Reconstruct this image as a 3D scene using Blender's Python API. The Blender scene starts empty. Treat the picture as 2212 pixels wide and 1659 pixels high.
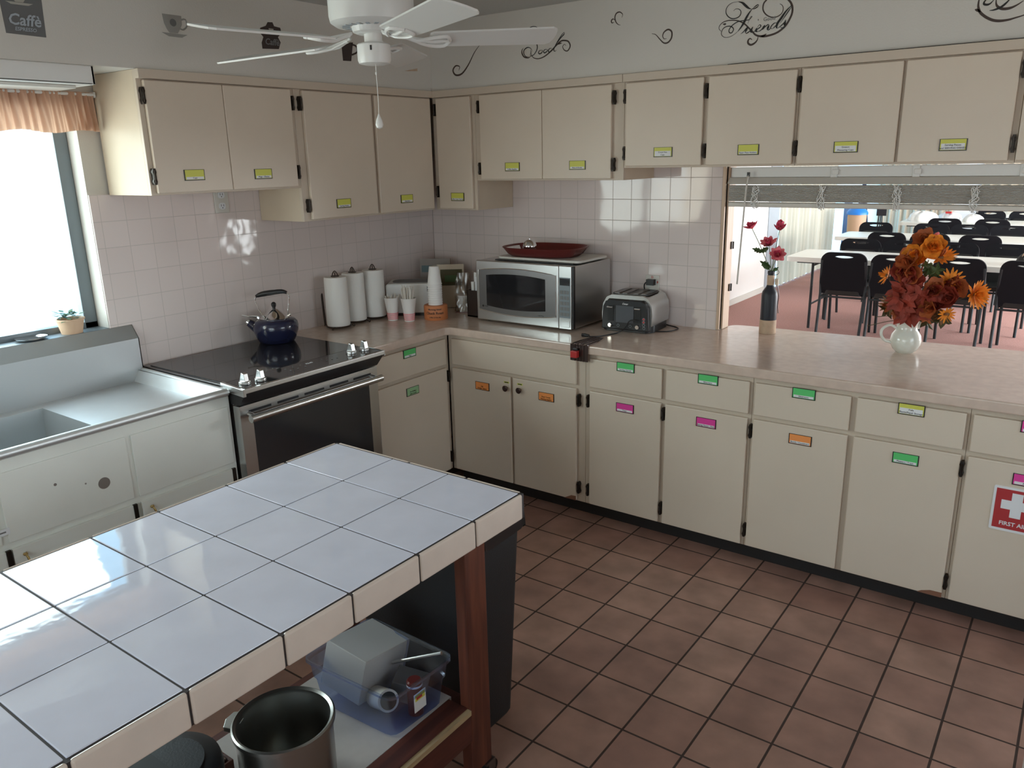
import bpy, bmesh, math, random
from mathutils import Vector, Matrix
random.seed(7)
PI = math.pi
SC = bpy.context.scene
XR, YF, H = 5.0, -5.4, 2.4635       # kitchen right wall, front wall, ceiling
# ---------------------------------------------------------------- camera
cd = bpy.data.cameras.new('camera'); CAM = bpy.data.objects.new('camera', cd); SC.collection.objects.link(CAM)
_f = Vector((-0.5705886, 0.77430829, -0.27363353)); _r = Vector((0.80852525, 0.58805266, -0.02193167)); _u = Vector((-0.14392905, 0.23375358, 0.96158395))
CAM.matrix_world = Matrix(((_r.x, _u.x, -_f.x, 3.35658), (_r.y, _u.y, -_f.y, -3.76422), (_r.z, _u.z, -_f.z, 1.76777), (0, 0, 0, 1)))
cd.sensor_width = 36; cd.lens = 36 * 1710.94 / 2212; cd.clip_start = 0.02; cd.clip_end = 200
SC.camera = CAM
SC.view_settings.view_transform = 'Standard'; SC.view_settings.look = 'None'
SC.view_settings.gamma = 1; SC.view_settings.use_curve_mapping = False
SC.view_settings.exposure = 0.0
SC.cycles.use_denoising = True
SC.cycles.max_bounces = 10; SC.cycles.diffuse_bounces = 6; SC.cycles.glossy_bounces = 5; SC.cycles.transparent_max_bounces = 12
SC.cycles.sample_clamp_indirect = 8
# ---------------------------------------------------------------- world: bright hazy sky above, pale ground below
SKY = 4.2
W = bpy.data.worlds.new('sky'); SC.world = W; W.use_nodes = True
nt = W.node_tree; nt.nodes.clear()
tc = nt.nodes.new('ShaderNodeTexCoord'); sx = nt.nodes.new('ShaderNodeSeparateXYZ'); rp = nt.nodes.new('ShaderNodeValToRGB')
bg = nt.nodes.new('ShaderNodeBackground'); wo = nt.nodes.new('ShaderNodeOutputWorld')
mr = nt.nodes.new('ShaderNodeMapRange'); mr.inputs[1].default_value = -1; mr.inputs[2].default_value = 1
nt.links.new(tc.outputs['Generated'], sx.inputs[0]); nt.links.new(sx.outputs['Z'], mr.inputs[0]); nt.links.new(mr.outputs[0], rp.inputs[0])
cr = rp.color_ramp
cr.elements[0].position = 0.0; cr.elements[0].color = (.24, .42, .58, 1)
cr.elements[1].position = 1.0; cr.elements[1].color = (.22, .58, 1, 1)
for p, c in ((.47, (.30, .48, .64, 1)), (.50, (.36, .60, .82, 1)), (.53, (.46, .78, 1, 1)), (.7, (.34, .70, 1, 1))):
    e = cr.elements.new(p); e.color = c
nt.links.new(rp.outputs[0], bg.inputs[0]); bg.inputs[1].default_value = SKY; nt.links.new(bg.outputs[0], wo.inputs[0])

def daylight(name, loc, nrm, w, h, power, col, spread=180):
    l = bpy.data.lights.new(name, 'AREA'); l.shape = 'RECTANGLE'; l.size = w; l.size_y = h; l.energy = power; l.color = col
    l.spread = math.radians(spread)
    o = bpy.data.objects.new(name, l); SC.collection.objects.link(o); o.location = loc
    o.rotation_euler = Vector(nrm).to_track_quat('-Z', 'Y').to_euler()
    return o
# daylight at the kitchen and dining windows, then two added fill lights
PK, PD, PR, PF = 33, 500, 12, 20
daylight('daylight_kitchen_window', (-.17, -3.1, 1.56), (1, .30, -.25), 1.95, .95, PK, (1, .97, .78))
daylight('daylight_dining_window', (6.9, 5.3, 1.35), (-1, 0, -.12), 3.8, 1.7, PD, (.97, 1, 1))
daylight('daylight_dining_window_far', (6.9, 9.9, 1.35), (-1, 0, -.12), 3.6, 1.7, PD * .8, (.97, 1, 1))
daylight('added_side_fill', (XR - .05, -1.65, 1.5), (-1, -.15, -.05), 1.5, 1.1, PR, (1, .74, .55))  # added warm fill from the right, to brighten the left wall side
daylight('added_back_fill', (2.6, YF + .05, 1.4), (0, 1, -.05), 2.2, 1.3, PF, (1, .76, .50))  # added warm fill from behind the camera

# ---------------------------------------------------------------- materials
def MT(name, col, rough=.5, metal=0., bump=0., bscale=40., var=0., vscale=6., spec=.5, coat=0., trans=0., alpha=1., emit=None, es=1., aniso=0.):
    m = bpy.data.materials.new(name); m.use_nodes = True; n = m.node_tree; b = n.nodes['Principled BSDF']
    b.inputs['Base Color'].default_value = (*col, 1); b.inputs['Roughness'].default_value = rough; b.inputs['Metallic'].default_value = metal
    b.inputs['Specular IOR Level'].default_value = spec
    if coat: b.inputs['Coat Weight'].default_value = coat; b.inputs['Coat Roughness'].default_value = .08
    if trans: b.inputs['Transmission Weight'].default_value = trans
    if alpha < 1: b.inputs['Alpha'].default_value = alpha
    if emit: b.inputs['Emission Color'].default_value = (*emit, 1); b.inputs['Emission Strength'].default_value = es
    if var:
        t = n.nodes.new('ShaderNodeTexCoord'); ns = n.nodes.new('ShaderNodeTexNoise'); ns.inputs['Scale'].default_value = vscale; ns.inputs['Detail'].default_value = 5
        mx = n.nodes.new('ShaderNodeMix'); mx.data_type = 'RGBA'
        mx.inputs[6].default_value = (*[c * (1 - var) for c in col], 1); mx.inputs[7].default_value = (*[min(1, c * (1 + var)) for c in col], 1)
        rm = n.nodes.new('ShaderNodeMapRange'); rm.inputs[1].default_value = .3; rm.inputs[2].default_value = .7
        n.links.new(t.outputs['Object'], ns.inputs['Vector']); n.links.new(ns.outputs[0], rm.inputs[0]); n.links.new(rm.outputs[0], mx.inputs[0]); n.links.new(mx.outputs[2], b.inputs['Base Color'])
    if bump:
        t = n.nodes.new('ShaderNodeTexCoord'); ns = n.nodes.new('ShaderNodeTexNoise'); ns.inputs['Scale'].default_value = bscale; ns.inputs['Detail'].default_value = 4
        bp = n.nodes.new('ShaderNodeBump'); bp.inputs['Strength'].default_value = bump; bp.inputs['Distance'].default_value = .004
        n.links.new(t.outputs['Object'], ns.inputs['Vector']); n.links.new(ns.outputs[0], bp.inputs['Height']); n.links.new(bp.outputs[0], b.inputs['Normal'])
    return m

def tile_mat(name, c1, c2, grout, size, mortar, plane, off, rough, bump=.5, wav=0., wscale=4., cloud=0.):
    """square tiles laid on a world plane ('xy','xz','yz'), off = a joint crossing"""
    m = bpy.data.materials.new(name); m.use_nodes = True; n = m.node_tree; b = n.nodes['Principled BSDF']; L = n.links.new
    t = n.nodes.new('ShaderNodeTexCoord'); s = n.nodes.new('ShaderNodeSeparateXYZ'); c = n.nodes.new('ShaderNodeCombineXYZ')
    L(t.outputs['Object'], s.inputs[0])
    for k, a in enumerate(plane):
        ma = n.nodes.new('ShaderNodeMath'); ma.operation = 'SUBTRACT'; ma.inputs[1].default_value = off[k] - 50 * size - mortar / 2
        L(s.outputs[a.upper()], ma.inputs[0]); L(ma.outputs[0], c.inputs[k])
    br = n.nodes.new('ShaderNodeTexBrick'); br.offset = 0; br.squash = 1; br.inputs['Scale'].default_value = 1
    br.inputs['Brick Width'].default_value = size; br.inputs['Row Height'].default_value = size
    br.inputs['Mortar Size'].default_value = mortar; br.inputs['Mortar Smooth'].default_value = .25; br.inputs['Bias'].default_value = 0
    br.inputs['Color1'].default_value = (*c1, 1); br.inputs['Color2'].default_value = (*c2, 1); br.inputs['Mortar'].default_value = (*grout, 1)
    L(c.outputs[0], br.inputs['Vector']); src = br.outputs['Color']
    if cloud:
        ns = n.nodes.new('ShaderNodeTexNoise'); ns.inputs['Scale'].default_value = 7; ns.inputs['Detail'].default_value = 6
        L(t.outputs['Object'], ns.inputs['Vector'])
        rm = n.nodes.new('ShaderNodeMapRange'); rm.inputs[1].default_value = .3; rm.inputs[2].default_value = .7; rm.inputs[3].default_value = 1 - cloud; rm.inputs[4].default_value = 1 + cloud
        L(ns.outputs[0], rm.inputs[0]); mx = n.nodes.new('ShaderNodeVectorMath'); mx.operation = 'SCALE'; L(src, mx.inputs[0]); L(rm.outputs[0], mx.inputs['Scale']); src = mx.outputs[0]
    L(src, b.inputs['Base Color']); b.inputs['Specular IOR Level'].default_value = .5 if plane != 'yz' else .3
    rr = n.nodes.new('ShaderNodeMapRange'); rr.inputs[3].default_value = rough; rr.inputs[4].default_value = .85
    L(br.outputs['Fac'], rr.inputs[0]); L(rr.outputs[0], b.inputs['Roughness'])
    inv = n.nodes.new('ShaderNodeMath'); inv.operation = 'SUBTRACT'; inv.inputs[0].default_value = 1; L(br.outputs['Fac'], inv.inputs[1])
    bp = n.nodes.new('ShaderNodeBump'); bp.inputs['Strength'].default_value = bump; bp.inputs['Distance'].default_value = .002; L(inv.outputs[0], bp.inputs['Height'])
    last = bp
    if wav:
        n2 = n.nodes.new('ShaderNodeTexNoise'); n2.inputs['Scale'].default_value = wscale; n2.inputs['Detail'].default_value = 1
        L(t.outputs['Object'], n2.inputs['Vector']); b2 = n.nodes.new('ShaderNodeBump'); b2.inputs['Strength'].default_value = wav; b2.inputs['Distance'].default_value = .01
        L(n2.outputs[0], b2.inputs['Height']); L(bp.outputs[0], b2.inputs['Normal']); last = b2
    L(last.outputs[0], b.inputs['Normal'])
    return m

def wood_mat(name, c1, c2, axis='X', scale=14, rough=.55):
    m = bpy.data.materials.new(name); m.use_nodes = True; n = m.node_tree; b = n.nodes['Principled BSDF']; L = n.links.new
    t = n.nodes.new('ShaderNodeTexCoord'); mp = n.nodes.new('ShaderNodeMapping'); v = [scale] * 3; v['XYZ'.index(axis)] = scale * .08
    mp.inputs['Scale'].default_value = v; ns = n.nodes.new('ShaderNodeTexNoise'); ns.inputs['Scale'].default_value = 3; ns.inputs['Detail'].default_value = 6; ns.inputs['Distortion'].default_value = .8
    mx = n.nodes.new('ShaderNodeMix'); mx.data_type = 'RGBA'; mx.inputs[6].default_value = (*c1, 1); mx.inputs[7].default_value = (*c2, 1)
    rm = n.nodes.new('ShaderNodeMapRange'); rm.inputs[1].default_value = .35; rm.inputs[2].default_value = .65
    L(t.outputs['Object'], mp.inputs[0]); L(mp.outputs[0], ns.inputs['Vector']); L(ns.outputs[0], rm.inputs[0]); L(rm.outputs[0], mx.inputs[0]); L(mx.outputs[2], b.inputs['Base Color'])
    b.inputs['Roughness'].default_value = rough
    return m

def glass_mat(name, tint=(1, 1, 1), gl=.12, rough=.02):
    m = bpy.data.materials.new(name); m.use_nodes = True; n = m.node_tree; n.nodes.clear(); L = n.links.new
    o = n.nodes.new('ShaderNodeOutputMaterial'); tr = n.nodes.new('ShaderNodeBsdfTransparent'); tr.inputs[0].default_value = (*tint, 1)
    g = n.nodes.new('ShaderNodeBsdfGlossy'); g.inputs['Roughness'].default_value = rough
    mx = n.nodes.new('ShaderNodeMixShader'); mx.inputs[0].default_value = gl; L(tr.outputs[0], mx.inputs[1]); L(g.outputs[0], mx.inputs[2]); L(mx.outputs[0], o.inputs[0])
    return m

def cloth_mat(name, col, trans=.5):
    m = bpy.data.materials.new(name); m.use_nodes = True; n = m.node_tree; n.nodes.clear(); L = n.links.new
    o = n.nodes.new('ShaderNodeOutputMaterial'); d = n.nodes.new('ShaderNodeBsdfDiffuse'); d.inputs[0].default_value = (*col, 1)
    t = n.nodes.new('ShaderNodeBsdfTranslucent'); t.inputs[0].default_value = (*col, 1)
    mx = n.nodes.new('ShaderNodeMixShader'); mx.inputs[0].default_value = trans; L(d.outputs[0], mx.inputs[1]); L(t.outputs[0], mx.inputs[2]); L(mx.outputs[0], o.inputs[0])
    return m

M = {}
M['wall'] = MT('painted_wall', (.62, .59, .54), .6, bump=.15, bscale=180)
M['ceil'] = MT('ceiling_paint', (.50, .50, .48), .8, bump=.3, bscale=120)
M['cab'] = MT('cream_cabinet_paint', (.655, .56, .455), .38, bump=.08, bscale=220, var=.03, vscale=3)
M['cabframe'] = MT('cabinet_frame_paint', (.58, .49, .395), .45, bump=.08, bscale=220)
M['cabside'] = MT('cabinet_side_laminate', (.60, .50, .38), .45, var=.05, vscale=5)
M['sinkcab'] = MT('white_cabinet_paint', (.76, .77, .72), .4, bump=.1, bscale=200, var=.03, vscale=4)
M['black'] = MT('black_plastic', (.012, .012, .014), .35)
M['kick'] = MT('black_rubber_base_and_gap_shade', (.015, .014, .015), .6)
M['hinge'] = MT('dark_bronze', (.03, .024, .02), .4, .7)
M['counter'] = MT('beige_laminate', (.61, .48, .40), .19, var=.07, vscale=26, spec=.7)
M['steel'] = MT('brushed_steel', (.60, .60, .59), .28, 1., bump=.04, bscale=260)
M['sinksteel'] = MT('dull_steel', (.72, .74, .75), .42, .85, bump=.05, bscale=90, var=.05, vscale=5)
M['splash'] = MT('brushed_backsplash_steel', (.46, .48, .49), .40, .8, bump=.04, bscale=90)
M['chrome'] = MT('chrome', (.85, .85, .86), .07, 1.)
M['dsteel'] = MT('dark_steel', (.22, .21, .21), .35, 1.)
M['blackglass'] = MT('black_glass', (.018, .018, .02), .05, spec=.6)
M['greyglass'] = MT('oven_glass', (.03, .03, .033), .12, spec=.6)
M['white'] = MT('white_plastic', (.75, .75, .73), .35)
M['paper'] = MT('white_paper', (.82, .81, .78), .9, bump=.3, bscale=120)
M['foam'] = MT('white_foam', (.84, .82, .80), .6)
M['fanwhite'] = MT('white_fan_enamel', (.72, .72, .70), .35)
M['blue'] = MT('cobalt_enamel', (.012, .015, .045), .18, coat=.4)
M['iron'] = MT('bronze_wire', (.05, .035, .03), .4, .6)
M['red'] = MT('red_plastic', (.45, .03, .03), .35)
M['tray'] = MT('maroon_plastic', (.14, .022, .02), .3)
M['orange'] = MT('orange_tub', (.55, .19, .07), .5)
M['ink'] = MT('black_ink', (.01, .01, .01), .6)
M['greyink'] = MT('grey_ink', (.18, .18, .18), .6)
M['brownink'] = MT('brown_ink', (.055, .035, .028), .6)
M['decalgrey'] = MT('grey_decal', (.13, .13, .13), .6)
M['decaldark'] = MT('dark_decal', (.045, .03, .028), .6)
M['decalpale'] = MT('pale_decal', (.38, .36, .32), .6)
M['rimpale'] = MT('decal_rim', (.30, .29, .27), .6)
M['yellow'] = MT('yellow_card', (.62, .62, .10), .5)
M['green'] = MT('green_card', (.10, .55, .16), .5)
M['palegreen'] = MT('pale_green_card', (.30, .52, .28), .5)
M['pink'] = MT('pink_card', (.72, .05, .32), .5)
M['ocard'] = MT('orange_card', (.85, .30, .08), .5)
M['card'] = MT('white_card', (.75, .76, .78), .5)
M['charcoal'] = MT('charcoal_panel', (.07, .075, .085), .35)
M['signred'] = MT('sign_red', (.42, .03, .035), .45)
M['rwood'] = wood_mat('red_stained_wood', (.075, .018, .010), (.16, .045, .022), 'Z', 10, .55)
M['rwoodx'] = wood_mat('red_stained_board', (.06, .014, .010), (.12, .03, .018), 'Y', 10, .55)
M['ply'] = wood_mat('pale_plywood_edge', (.38, .27, .15), (.5, .38, .22), 'Y', 20, .6)
M['jamb'] = wood_mat('pale_wood_trim', (.55, .38, .26), (.62, .46, .33), 'Z', 10, .45)
M['islandtile'] = MT('glazed_island_tile', (.69, .71, .83), .045, var=.04, vscale=9, bump=.35, bscale=5, spec=.6)
M['edgetile'] = MT('glazed_edge_tile', (.64, .54, .47), .12, var=.05, vscale=12)
M['grout'] = MT('dark_grout', (.035, .028, .03), .7)
M['shelf'] = MT('worn_white_shelf', (.50, .47, .45), .35, var=.15, vscale=8)
M['floor'] = tile_mat('terracotta_floor_tile', (.305, .165, .128), (.385, .225, .172), (.05, .03, .024), .2062, .0042, 'xy', (1.3239, -.6101), .34, .6, .12, 3, .22)
M['walltileB'] = tile_mat('white_wall_tile_back', (.71, .62, .59), (.73, .64, .61), (.53, .47, .44), .1084, .0016, 'xz', (.7281, 1.552), .06, .35, .05, 9)
M['walltileA'] = tile_mat('white_wall_tile_left', (.71, .62, .59), (.73, .64, .61), (.55, .49, .46), .1084, .0014, 'yz', (0, 1.552), .07, .3, .12, 12)
M['carpet'] = MT('mauve_carpet', (.42, .225, .195), .95, bump=.8, bscale=260, var=.2, vscale=90)
M['diningwall'] = MT('dining_white_wall', (.82, .80, .77), .6, bump=.1, bscale=120)
M['greypaint'] = MT('grey_jamb', (.36, .40, .44), .5)
M['drape'] = cloth_mat('beige_drape', (.64, .56, .44), .25)
M['valance'] = cloth_mat('peach_valance_cloth', (.66, .43, .31), .50)
M['alu'] = MT('grey_aluminium', (.20, .23, .25), .45, .5)
M['glass'] = glass_mat('window_pane', (.98, 1, 1), .05)
M['tote'] = glass_mat('clear_blue_plastic', (.66, .76, 1.0), .24, .35)
M['bagclear'] = glass_mat('clear_bag', (.85, .80, .74), .22, .3)
M['chairblack'] = MT('black_chair_plastic', (.0035, .0038, .0065), .7, bump=.2, bscale=300, spec=.25)
M['chairpad'] = MT('black_vinyl', (.008, .010, .010), .3)
M['chairleg'] = MT('grey_green_steel', (.025, .032, .035), .4, .3)
M['tabletop'] = MT('white_table_plastic', (.80, .82, .76), .3)
M['leaf'] = MT('green_leaf', (.05, .10, .03), .6)
M['leafdk'] = MT('dark_olive_leaf', (.07, .06, .02), .6)
M['stem'] = MT('green_stem', (.13, .19, .08), .6)
M['fpink'] = MT('pink_petal', (.62, .06, .12), .7, var=.3, vscale=40)
M['fpink2'] = MT('light_pink_petal', (.80, .22, .25), .7, var=.25, vscale=40)
M['forange'] = MT('orange_petal', (.85, .27, .02), .7, var=.25, vscale=50)
M['fred'] = MT('rust_red_leaf', (.27, .035, .018), .65, var=.35, vscale=30)
M['frust'] = MT('rust_orange_leaf', (.44, .11, .03), .65, var=.3, vscale=30)
M['fbrown'] = MT('brown_leaf', (.20, .10, .04), .7, var=.3, vscale=30)
M['ceramic'] = MT('white_ceramic', (.74, .74, .66), .12, coat=.3)
M['bottle'] = MT('matte_navy_paint', (.012, .014, .022), .45)
M['burlap'] = MT('tan_wood_wrap', (.50, .36, .25), .8, var=.12, vscale=30)
M['alupot'] = MT('cast_aluminium', (.40, .40, .38), .33, 1., bump=.05, bscale=60)
M['cardboard'] = MT('white_cardboard', (.50, .50, .50), .7)
M['blueplastic'] = MT('bright_blue_bag', (.02, .22, .75), .4)
M['navy'] = MT('navy_fabric', (.012, .02, .07), .8)
M['tan'] = MT('tan_bin', (.62, .42, .28), .6)
M['brass'] = MT('brass', (.55, .40, .18), .25, 1.)
M['bareboard'] = MT('bare_chipboard', (.22, .10, .06), .8)
M['stain'] = MT('grey_stain', (.20, .17, .15), .7)
M['bronzeplate'] = MT('brown_steel_plate', (.11, .08, .075), .25, .8)
M['fringe'] = MT('clear_plastic_cup', (.6, .6, .6), .3)
M['bin'] = MT('charcoal_bin_plastic', (.022, .023, .026), .6, bump=.2, bscale=200)
M['binbag'] = MT('black_bag_film', (.015, .015, .017), .3)
M['slat'] = MT('off_white_slat', (.62, .60, .55), .4)
M['straw'] = MT('white_straw', (.70, .66, .60), .5)

# ---------------------------------------------------------------- mesh helpers
class B:
    def __init__(s, loc=(0, 0, 0)):
        s.bm = bmesh.new(); s.mats = []; s.cur = 0; s.o = Vector(loc)
    def mat(s, m):
        m = M[m] if isinstance(m, str) else m
        if m not in s.mats: s.mats.append(m)
        s.cur = s.mats.index(m); return s
    def face(s, vs):
        try:
            f = s.bm.faces.new(vs); f.material_index = s.cur; return f
        except ValueError: return None
    def V(s, p): return s.bm.verts.new(Vector(p) - s.o)
    def box(s, x0, x1, y0, y1, z0, z1, T=None):
        P = [Vector((x, y, z)) for z in (z0, z1) for y in (y0, y1) for x in (x0, x1)]
        if T: P = [T @ p for p in P]
        v = [s.V(p) for p in P]
        for f in ((0, 2, 3, 1), (4, 5, 7, 6), (0, 1, 5, 4), (2, 6, 7, 3), (0, 4, 6, 2), (1, 3, 7, 5)): s.face([v[i] for i in f])
        return s
    def ring(s, c, u, w, ru, rw, n, ph=0):
        return [s.V(c + u * (ru * math.cos(2 * PI * k / n + ph)) + w * (rw * math.sin(2 * PI * k / n + ph))) for k in range(n)]
    def bridge(s, a, b):
        n = len(a)
        for k in range(n): s.face([a[k], a[(k + 1) % n], b[(k + 1) % n], b[k]])
    def cyl(s, p0, p1, r0, r1=None, n=16, cap=True):
        p0, p1 = Vector(p0), Vector(p1); r1 = r0 if r1 is None else r1
        d = (p1 - p0).normalized(); u = d.orthogonal().normalized(); w = d.cross(u)
        a = s.ring(p0, u, w, r0, r0, n); b = s.ring(p1, u, w, r1, r1, n); s.bridge(a, b)
        if cap: s.face(a[::-1]); s.face(b)
        return s
    def lathe(s, c, prof, n=24, sx=1, sy=1, capb=True, capt=False):
        c = Vector(c); X, Y = Vector((1, 0, 0)), Vector((0, 1, 0)); prev = None; first = None
        for r, z in prof:
            rr = s.ring(c + Vector((0, 0, z)), X, Y, max(r, 1e-4) * sx, max(r, 1e-4) * sy, n)
            if prev: s.bridge(prev, rr)
            else: first = rr
            prev = rr
        if capb: s.face(first[::-1])
        if capt: s.face(prev)
        return s
    def tube(s, pts, r, n=8, cap=True, flat=1.):
        pts = [Vector(p) for p in pts]; prev = None; N = len(pts); u = None
        for i, p in enumerate(pts):
            d = (pts[min(i + 1, N - 1)] - pts[max(i - 1, 0)]).normalized()
            if u is None: u = d.orthogonal().normalized()
            else:
                u = (u - d * u.dot(d)); u = u.normalized() if u.length > 1e-6 else d.orthogonal().normalized()
            w = d.cross(u); rr = r[i] if isinstance(r, (list, tuple)) else r
            k = s.ring(p, u, w, rr, rr * flat, n)
            if prev: s.bridge(prev, k)
            elif cap: s.face(k[::-1])
            prev = k
        if cap: s.face(prev)
        return s
    def prism(s, poly, a0, a1, axis='z'):
        """poly = 2D points; extruded along axis from a0 to a1"""
        def P(p, a): return {'z': (p[0], p[1], a), 'y': (p[0], a, p[1]), 'x': (a, p[0], p[1])}[axis]
        a = [s.V(P(p, a0)) for p in poly]; b = [s.V(P(p, a1)) for p in poly]
        s.bridge(a, b); s.face(a[::-1]); s.face(b); return s
    def grid(s, f, nu, nv):
        g = [[s.V(f(i / nu, j / nv)) for j in range(nv + 1)] for i in range(nu + 1)]
        for i in range(nu):
            for j in range(nv): s.face([g[i][j], g[i + 1][j], g[i + 1][j + 1], g[i][j + 1]])
        return s
    def add_mesh(s, me, T):
        base = len(s.bm.verts); vs = [s.V(T @ v.co) for v in me.vertices]
        for p in me.polygons: s.face([vs[i] for i in p.vertices])
        return s
    def done(s, name, parent=None, bevel=0., smooth=False, seg=2, thick=0., autos=True):
        bmesh.ops.recalc_face_normals(s.bm, faces=s.bm.faces) if thick == 0 else None
        me = bpy.data.meshes.new(name); s.bm.to_mesh(me); s.bm.free()
        for m in s.mats: me.materials.append(m)
        o = bpy.data.objects.new(name, me); SC.collection.objects.link(o)
        if smooth:
            for p in me.polygons: p.use_smooth = True
            if autos:
                e = o.modifiers.new('en', 'EDGE_SPLIT'); e.split_angle = math.radians(38)
        if thick:
            q = o.modifiers.new('so', 'SOLIDIFY'); q.thickness = thick; q.offset = 0
        if bevel:
            q = o.modifiers.new('bv', 'BEVEL'); q.width = bevel; q.segments = seg; q.limit_method = 'ANGLE'; q.angle_limit = math.radians(40)
            q.harden_normals = False
        if parent is not None:
            o.parent = parent
            o.location = s.o - world_loc(parent)
        else: o.location = s.o
        return o

def world_loc(p):
    v = Vector(p.location); q = p.parent
    while q is not None: v = v + Vector(q.location); q = q.parent
    return v

def thing(name, label, cat, loc=(0, 0, 0), rotz=0, group=None):
    o = bpy.data.objects.new(name, None); SC.collection.objects.link(o); o.empty_display_size = .05
    o.location = loc; o.rotation_euler = (0, 0, rotz); o['label'] = label; o['category'] = cat
    if group: o['group'] = group
    return o
def tag(o, label, cat, group=None):
    o['label'] = label; o['category'] = cat
    if group: o['group'] = group
    return o
def struct(o): o['kind'] = 'structure'; return o
def copy_tree(o, parent=None, loc=None, rz=None):
    c = o.copy(); SC.collection.objects.link(c); c.parent = parent
    if loc is not None: c.location = loc
    if rz is not None: c.rotation_euler = (0, 0, rz)
    for ch in [x for x in bpy.data.objects if x.parent == o and x is not c]: copy_tree(ch, c)
    return c
def local(t):
    """builder whose coordinates are the thing's own"""
    return B((0, 0, 0))
def put(b, name, t, **k):
    """finish a local-coordinate builder as a part of t"""
    o = b.done(name, None, **k); o.parent = t; o.location = (0, 0, 0); return o

def text_mesh(txt, size, bold=False, align='CENTER', shear=0.):
    c = bpy.data.curves.new('t', 'FONT'); c.body = txt; c.size = size; c.align_x = align; c.align_y = 'CENTER'; c.extrude = .0003; c.shear = shear
    c.resolution_u = 2
    if bold: c.offset = size * .02
    o = bpy.data.objects.new('t', c); SC.collection.objects.link(o); dg = bpy.context.evaluated_depsgraph_get()
    me = bpy.data.meshes.new_from_object(o.evaluated_get(dg)); bpy.data.objects.remove(o); return me
def frame_T(origin, xdir, ydir):
    x = Vector(xdir).normalized(); y = Vector(ydir).normalized(); z = x.cross(y)
    return Matrix(((x.x, y.x, z.x, origin[0]), (x.y, y.y, z.y, origin[1]), (x.z, y.z, z.z, origin[2]), (0, 0, 0, 1)))
def plate(loops, depth):
    """flat shape with holes as a mesh: outer and inner outlines in the xy plane, extruded +-depth/2"""
    c = bpy.data.curves.new('p', 'CURVE'); c.dimensions = '2D'; c.fill_mode = 'BOTH'; c.extrude = depth / 2
    for L in loops:
        sp = c.splines.new('POLY'); sp.points.add(len(L) - 1); sp.use_cyclic_u = True
        for i, p in enumerate(L): sp.points[i].co = (p[0], p[1], 0, 1)
    o = bpy.data.objects.new('p', c); SC.collection.objects.link(o); dg = bpy.context.evaluated_depsgraph_get()
    me = bpy.data.meshes.new_from_object(o.evaluated_get(dg)); bpy.data.objects.remove(o); return me
def rrect(w, h, r, n=5, cx=0, cy=0):
    P = []
    for sx_, sy_, a0 in ((1, 1, 0), (-1, 1, 90), (-1, -1, 180), (1, -1, 270)):
        for k in range(n + 1):
            a = math.radians(a0 + 90 * k / n); P.append((cx + sx_ * (w / 2 - r) + r * math.cos(a), cy + sy_ * (h / 2 - r) + r * math.sin(a)))
    return P
def smooth_line(P, n=4):
    P = [Vector(p) for p in P]; P = [2 * P[0] - P[1]] + P + [2 * P[-1] - P[-2]]; o = []
    for i in range(1, len(P) - 2):
        a, b, c, e = P[i - 1:i + 3]
        for k in range(n):
            t = k / n; o.append(.5 * ((2 * b) + (c - a) * t + (2 * a - 5 * b + 4 * c - e) * t * t + (3 * b - a - 3 * c + e) * t ** 3))
    o.append(P[-2]); return o
# ================================================================ THE ROOM
b = B().mat('floor'); b.box(-.01, XR, YF, .06, -.05, 0); struct(b.done('floor'))
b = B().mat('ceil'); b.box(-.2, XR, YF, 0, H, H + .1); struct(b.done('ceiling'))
# left wall (window over the sink)
WY0, WY1, WZ0, WZ1 = -4.12, -2.097, 1.106, 1.98
b = B().mat('wall'); b.box(-.16, -.008, WY1, .12, 0, H); b.box(-.16, -.008, YF, WY0, 0, H); b.box(-.16, -.008, WY0, WY1, 0, WZ0); b.box(-.16, -.008, WY0, WY1, WZ1, H)
struct(b.done('wall_left'))
b = B().mat('walltileA'); b.box(-.008, 0, WY1 + .002, 0, .86, 1.662); b.box(-.008, 0, -4.6, WY1 + .002, .86, WZ0); struct(b.done('wall_left_backsplash'))
# back wall with the serving opening
OX0, OX1, OZ0, OZ1 = 1.883, 4.1, .87, 1.72
b = B().mat('wall'); b.box(-.16, OX0, .008, .12, 0, H); b.box(OX1, XR, .008, .12, 0, H); b.box(OX0, OX1, .008, .12, 0, OZ0); b.box(OX0, OX1, .008, .12, OZ1, H)
struct(b.done('wall_back'))
b = B().mat('walltileB'); b.box(0, 1.867, 0, .008, .88, 1.80); struct(b.done('wall_back_backsplash', bevel=.003))
def holed(axis, a, t, u0, u1, w0, w1, z0, z1, name):
    b = B().mat('wall')
    def bx(p, q, za, zb): b.box(a, a + t, p, q, za, zb) if axis == 'x' else b.box(p, q, a, a + t, za, zb)
    bx(u0, w0, 0, H); bx(w1, u1, 0, H); bx(w0, w1, 0, z0); bx(w0, w1, z1, H); struct(b.done(name))
    b = B().mat('alu'); m = (w0 + w1) / 2
    def fr(p, q, za, zb): b.box(a + t * .4, a + t * .7, p, q, za, zb) if axis == 'x' else b.box(p, q, a + t * .4, a + t * .7, za, zb)
    fr(w0, w0 + .05, z0, z1); fr(w1 - .05, w1, z0, z1); fr(m - .03, m + .03, z0, z1); fr(w0, w1, z0, z0 + .05); fr(w0, w1, z1 - .05, z1)
    o = struct(b.done('window_%d' % (5 if axis == 'x' else 6))); b = B().mat('glass'); b.box(a + t * .5, a + t * .55, w0, w1, z0, z1) if axis == 'x' else b.box(w0, w1, a + t * .5, a + t * .55, z0, z1); b.done('pane', o)
holed('x', XR, .12, YF, .12, -2.4, -.9, .95, 2.05, 'wall_right')  # unseen window in this wall is added to go with the side fill
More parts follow.
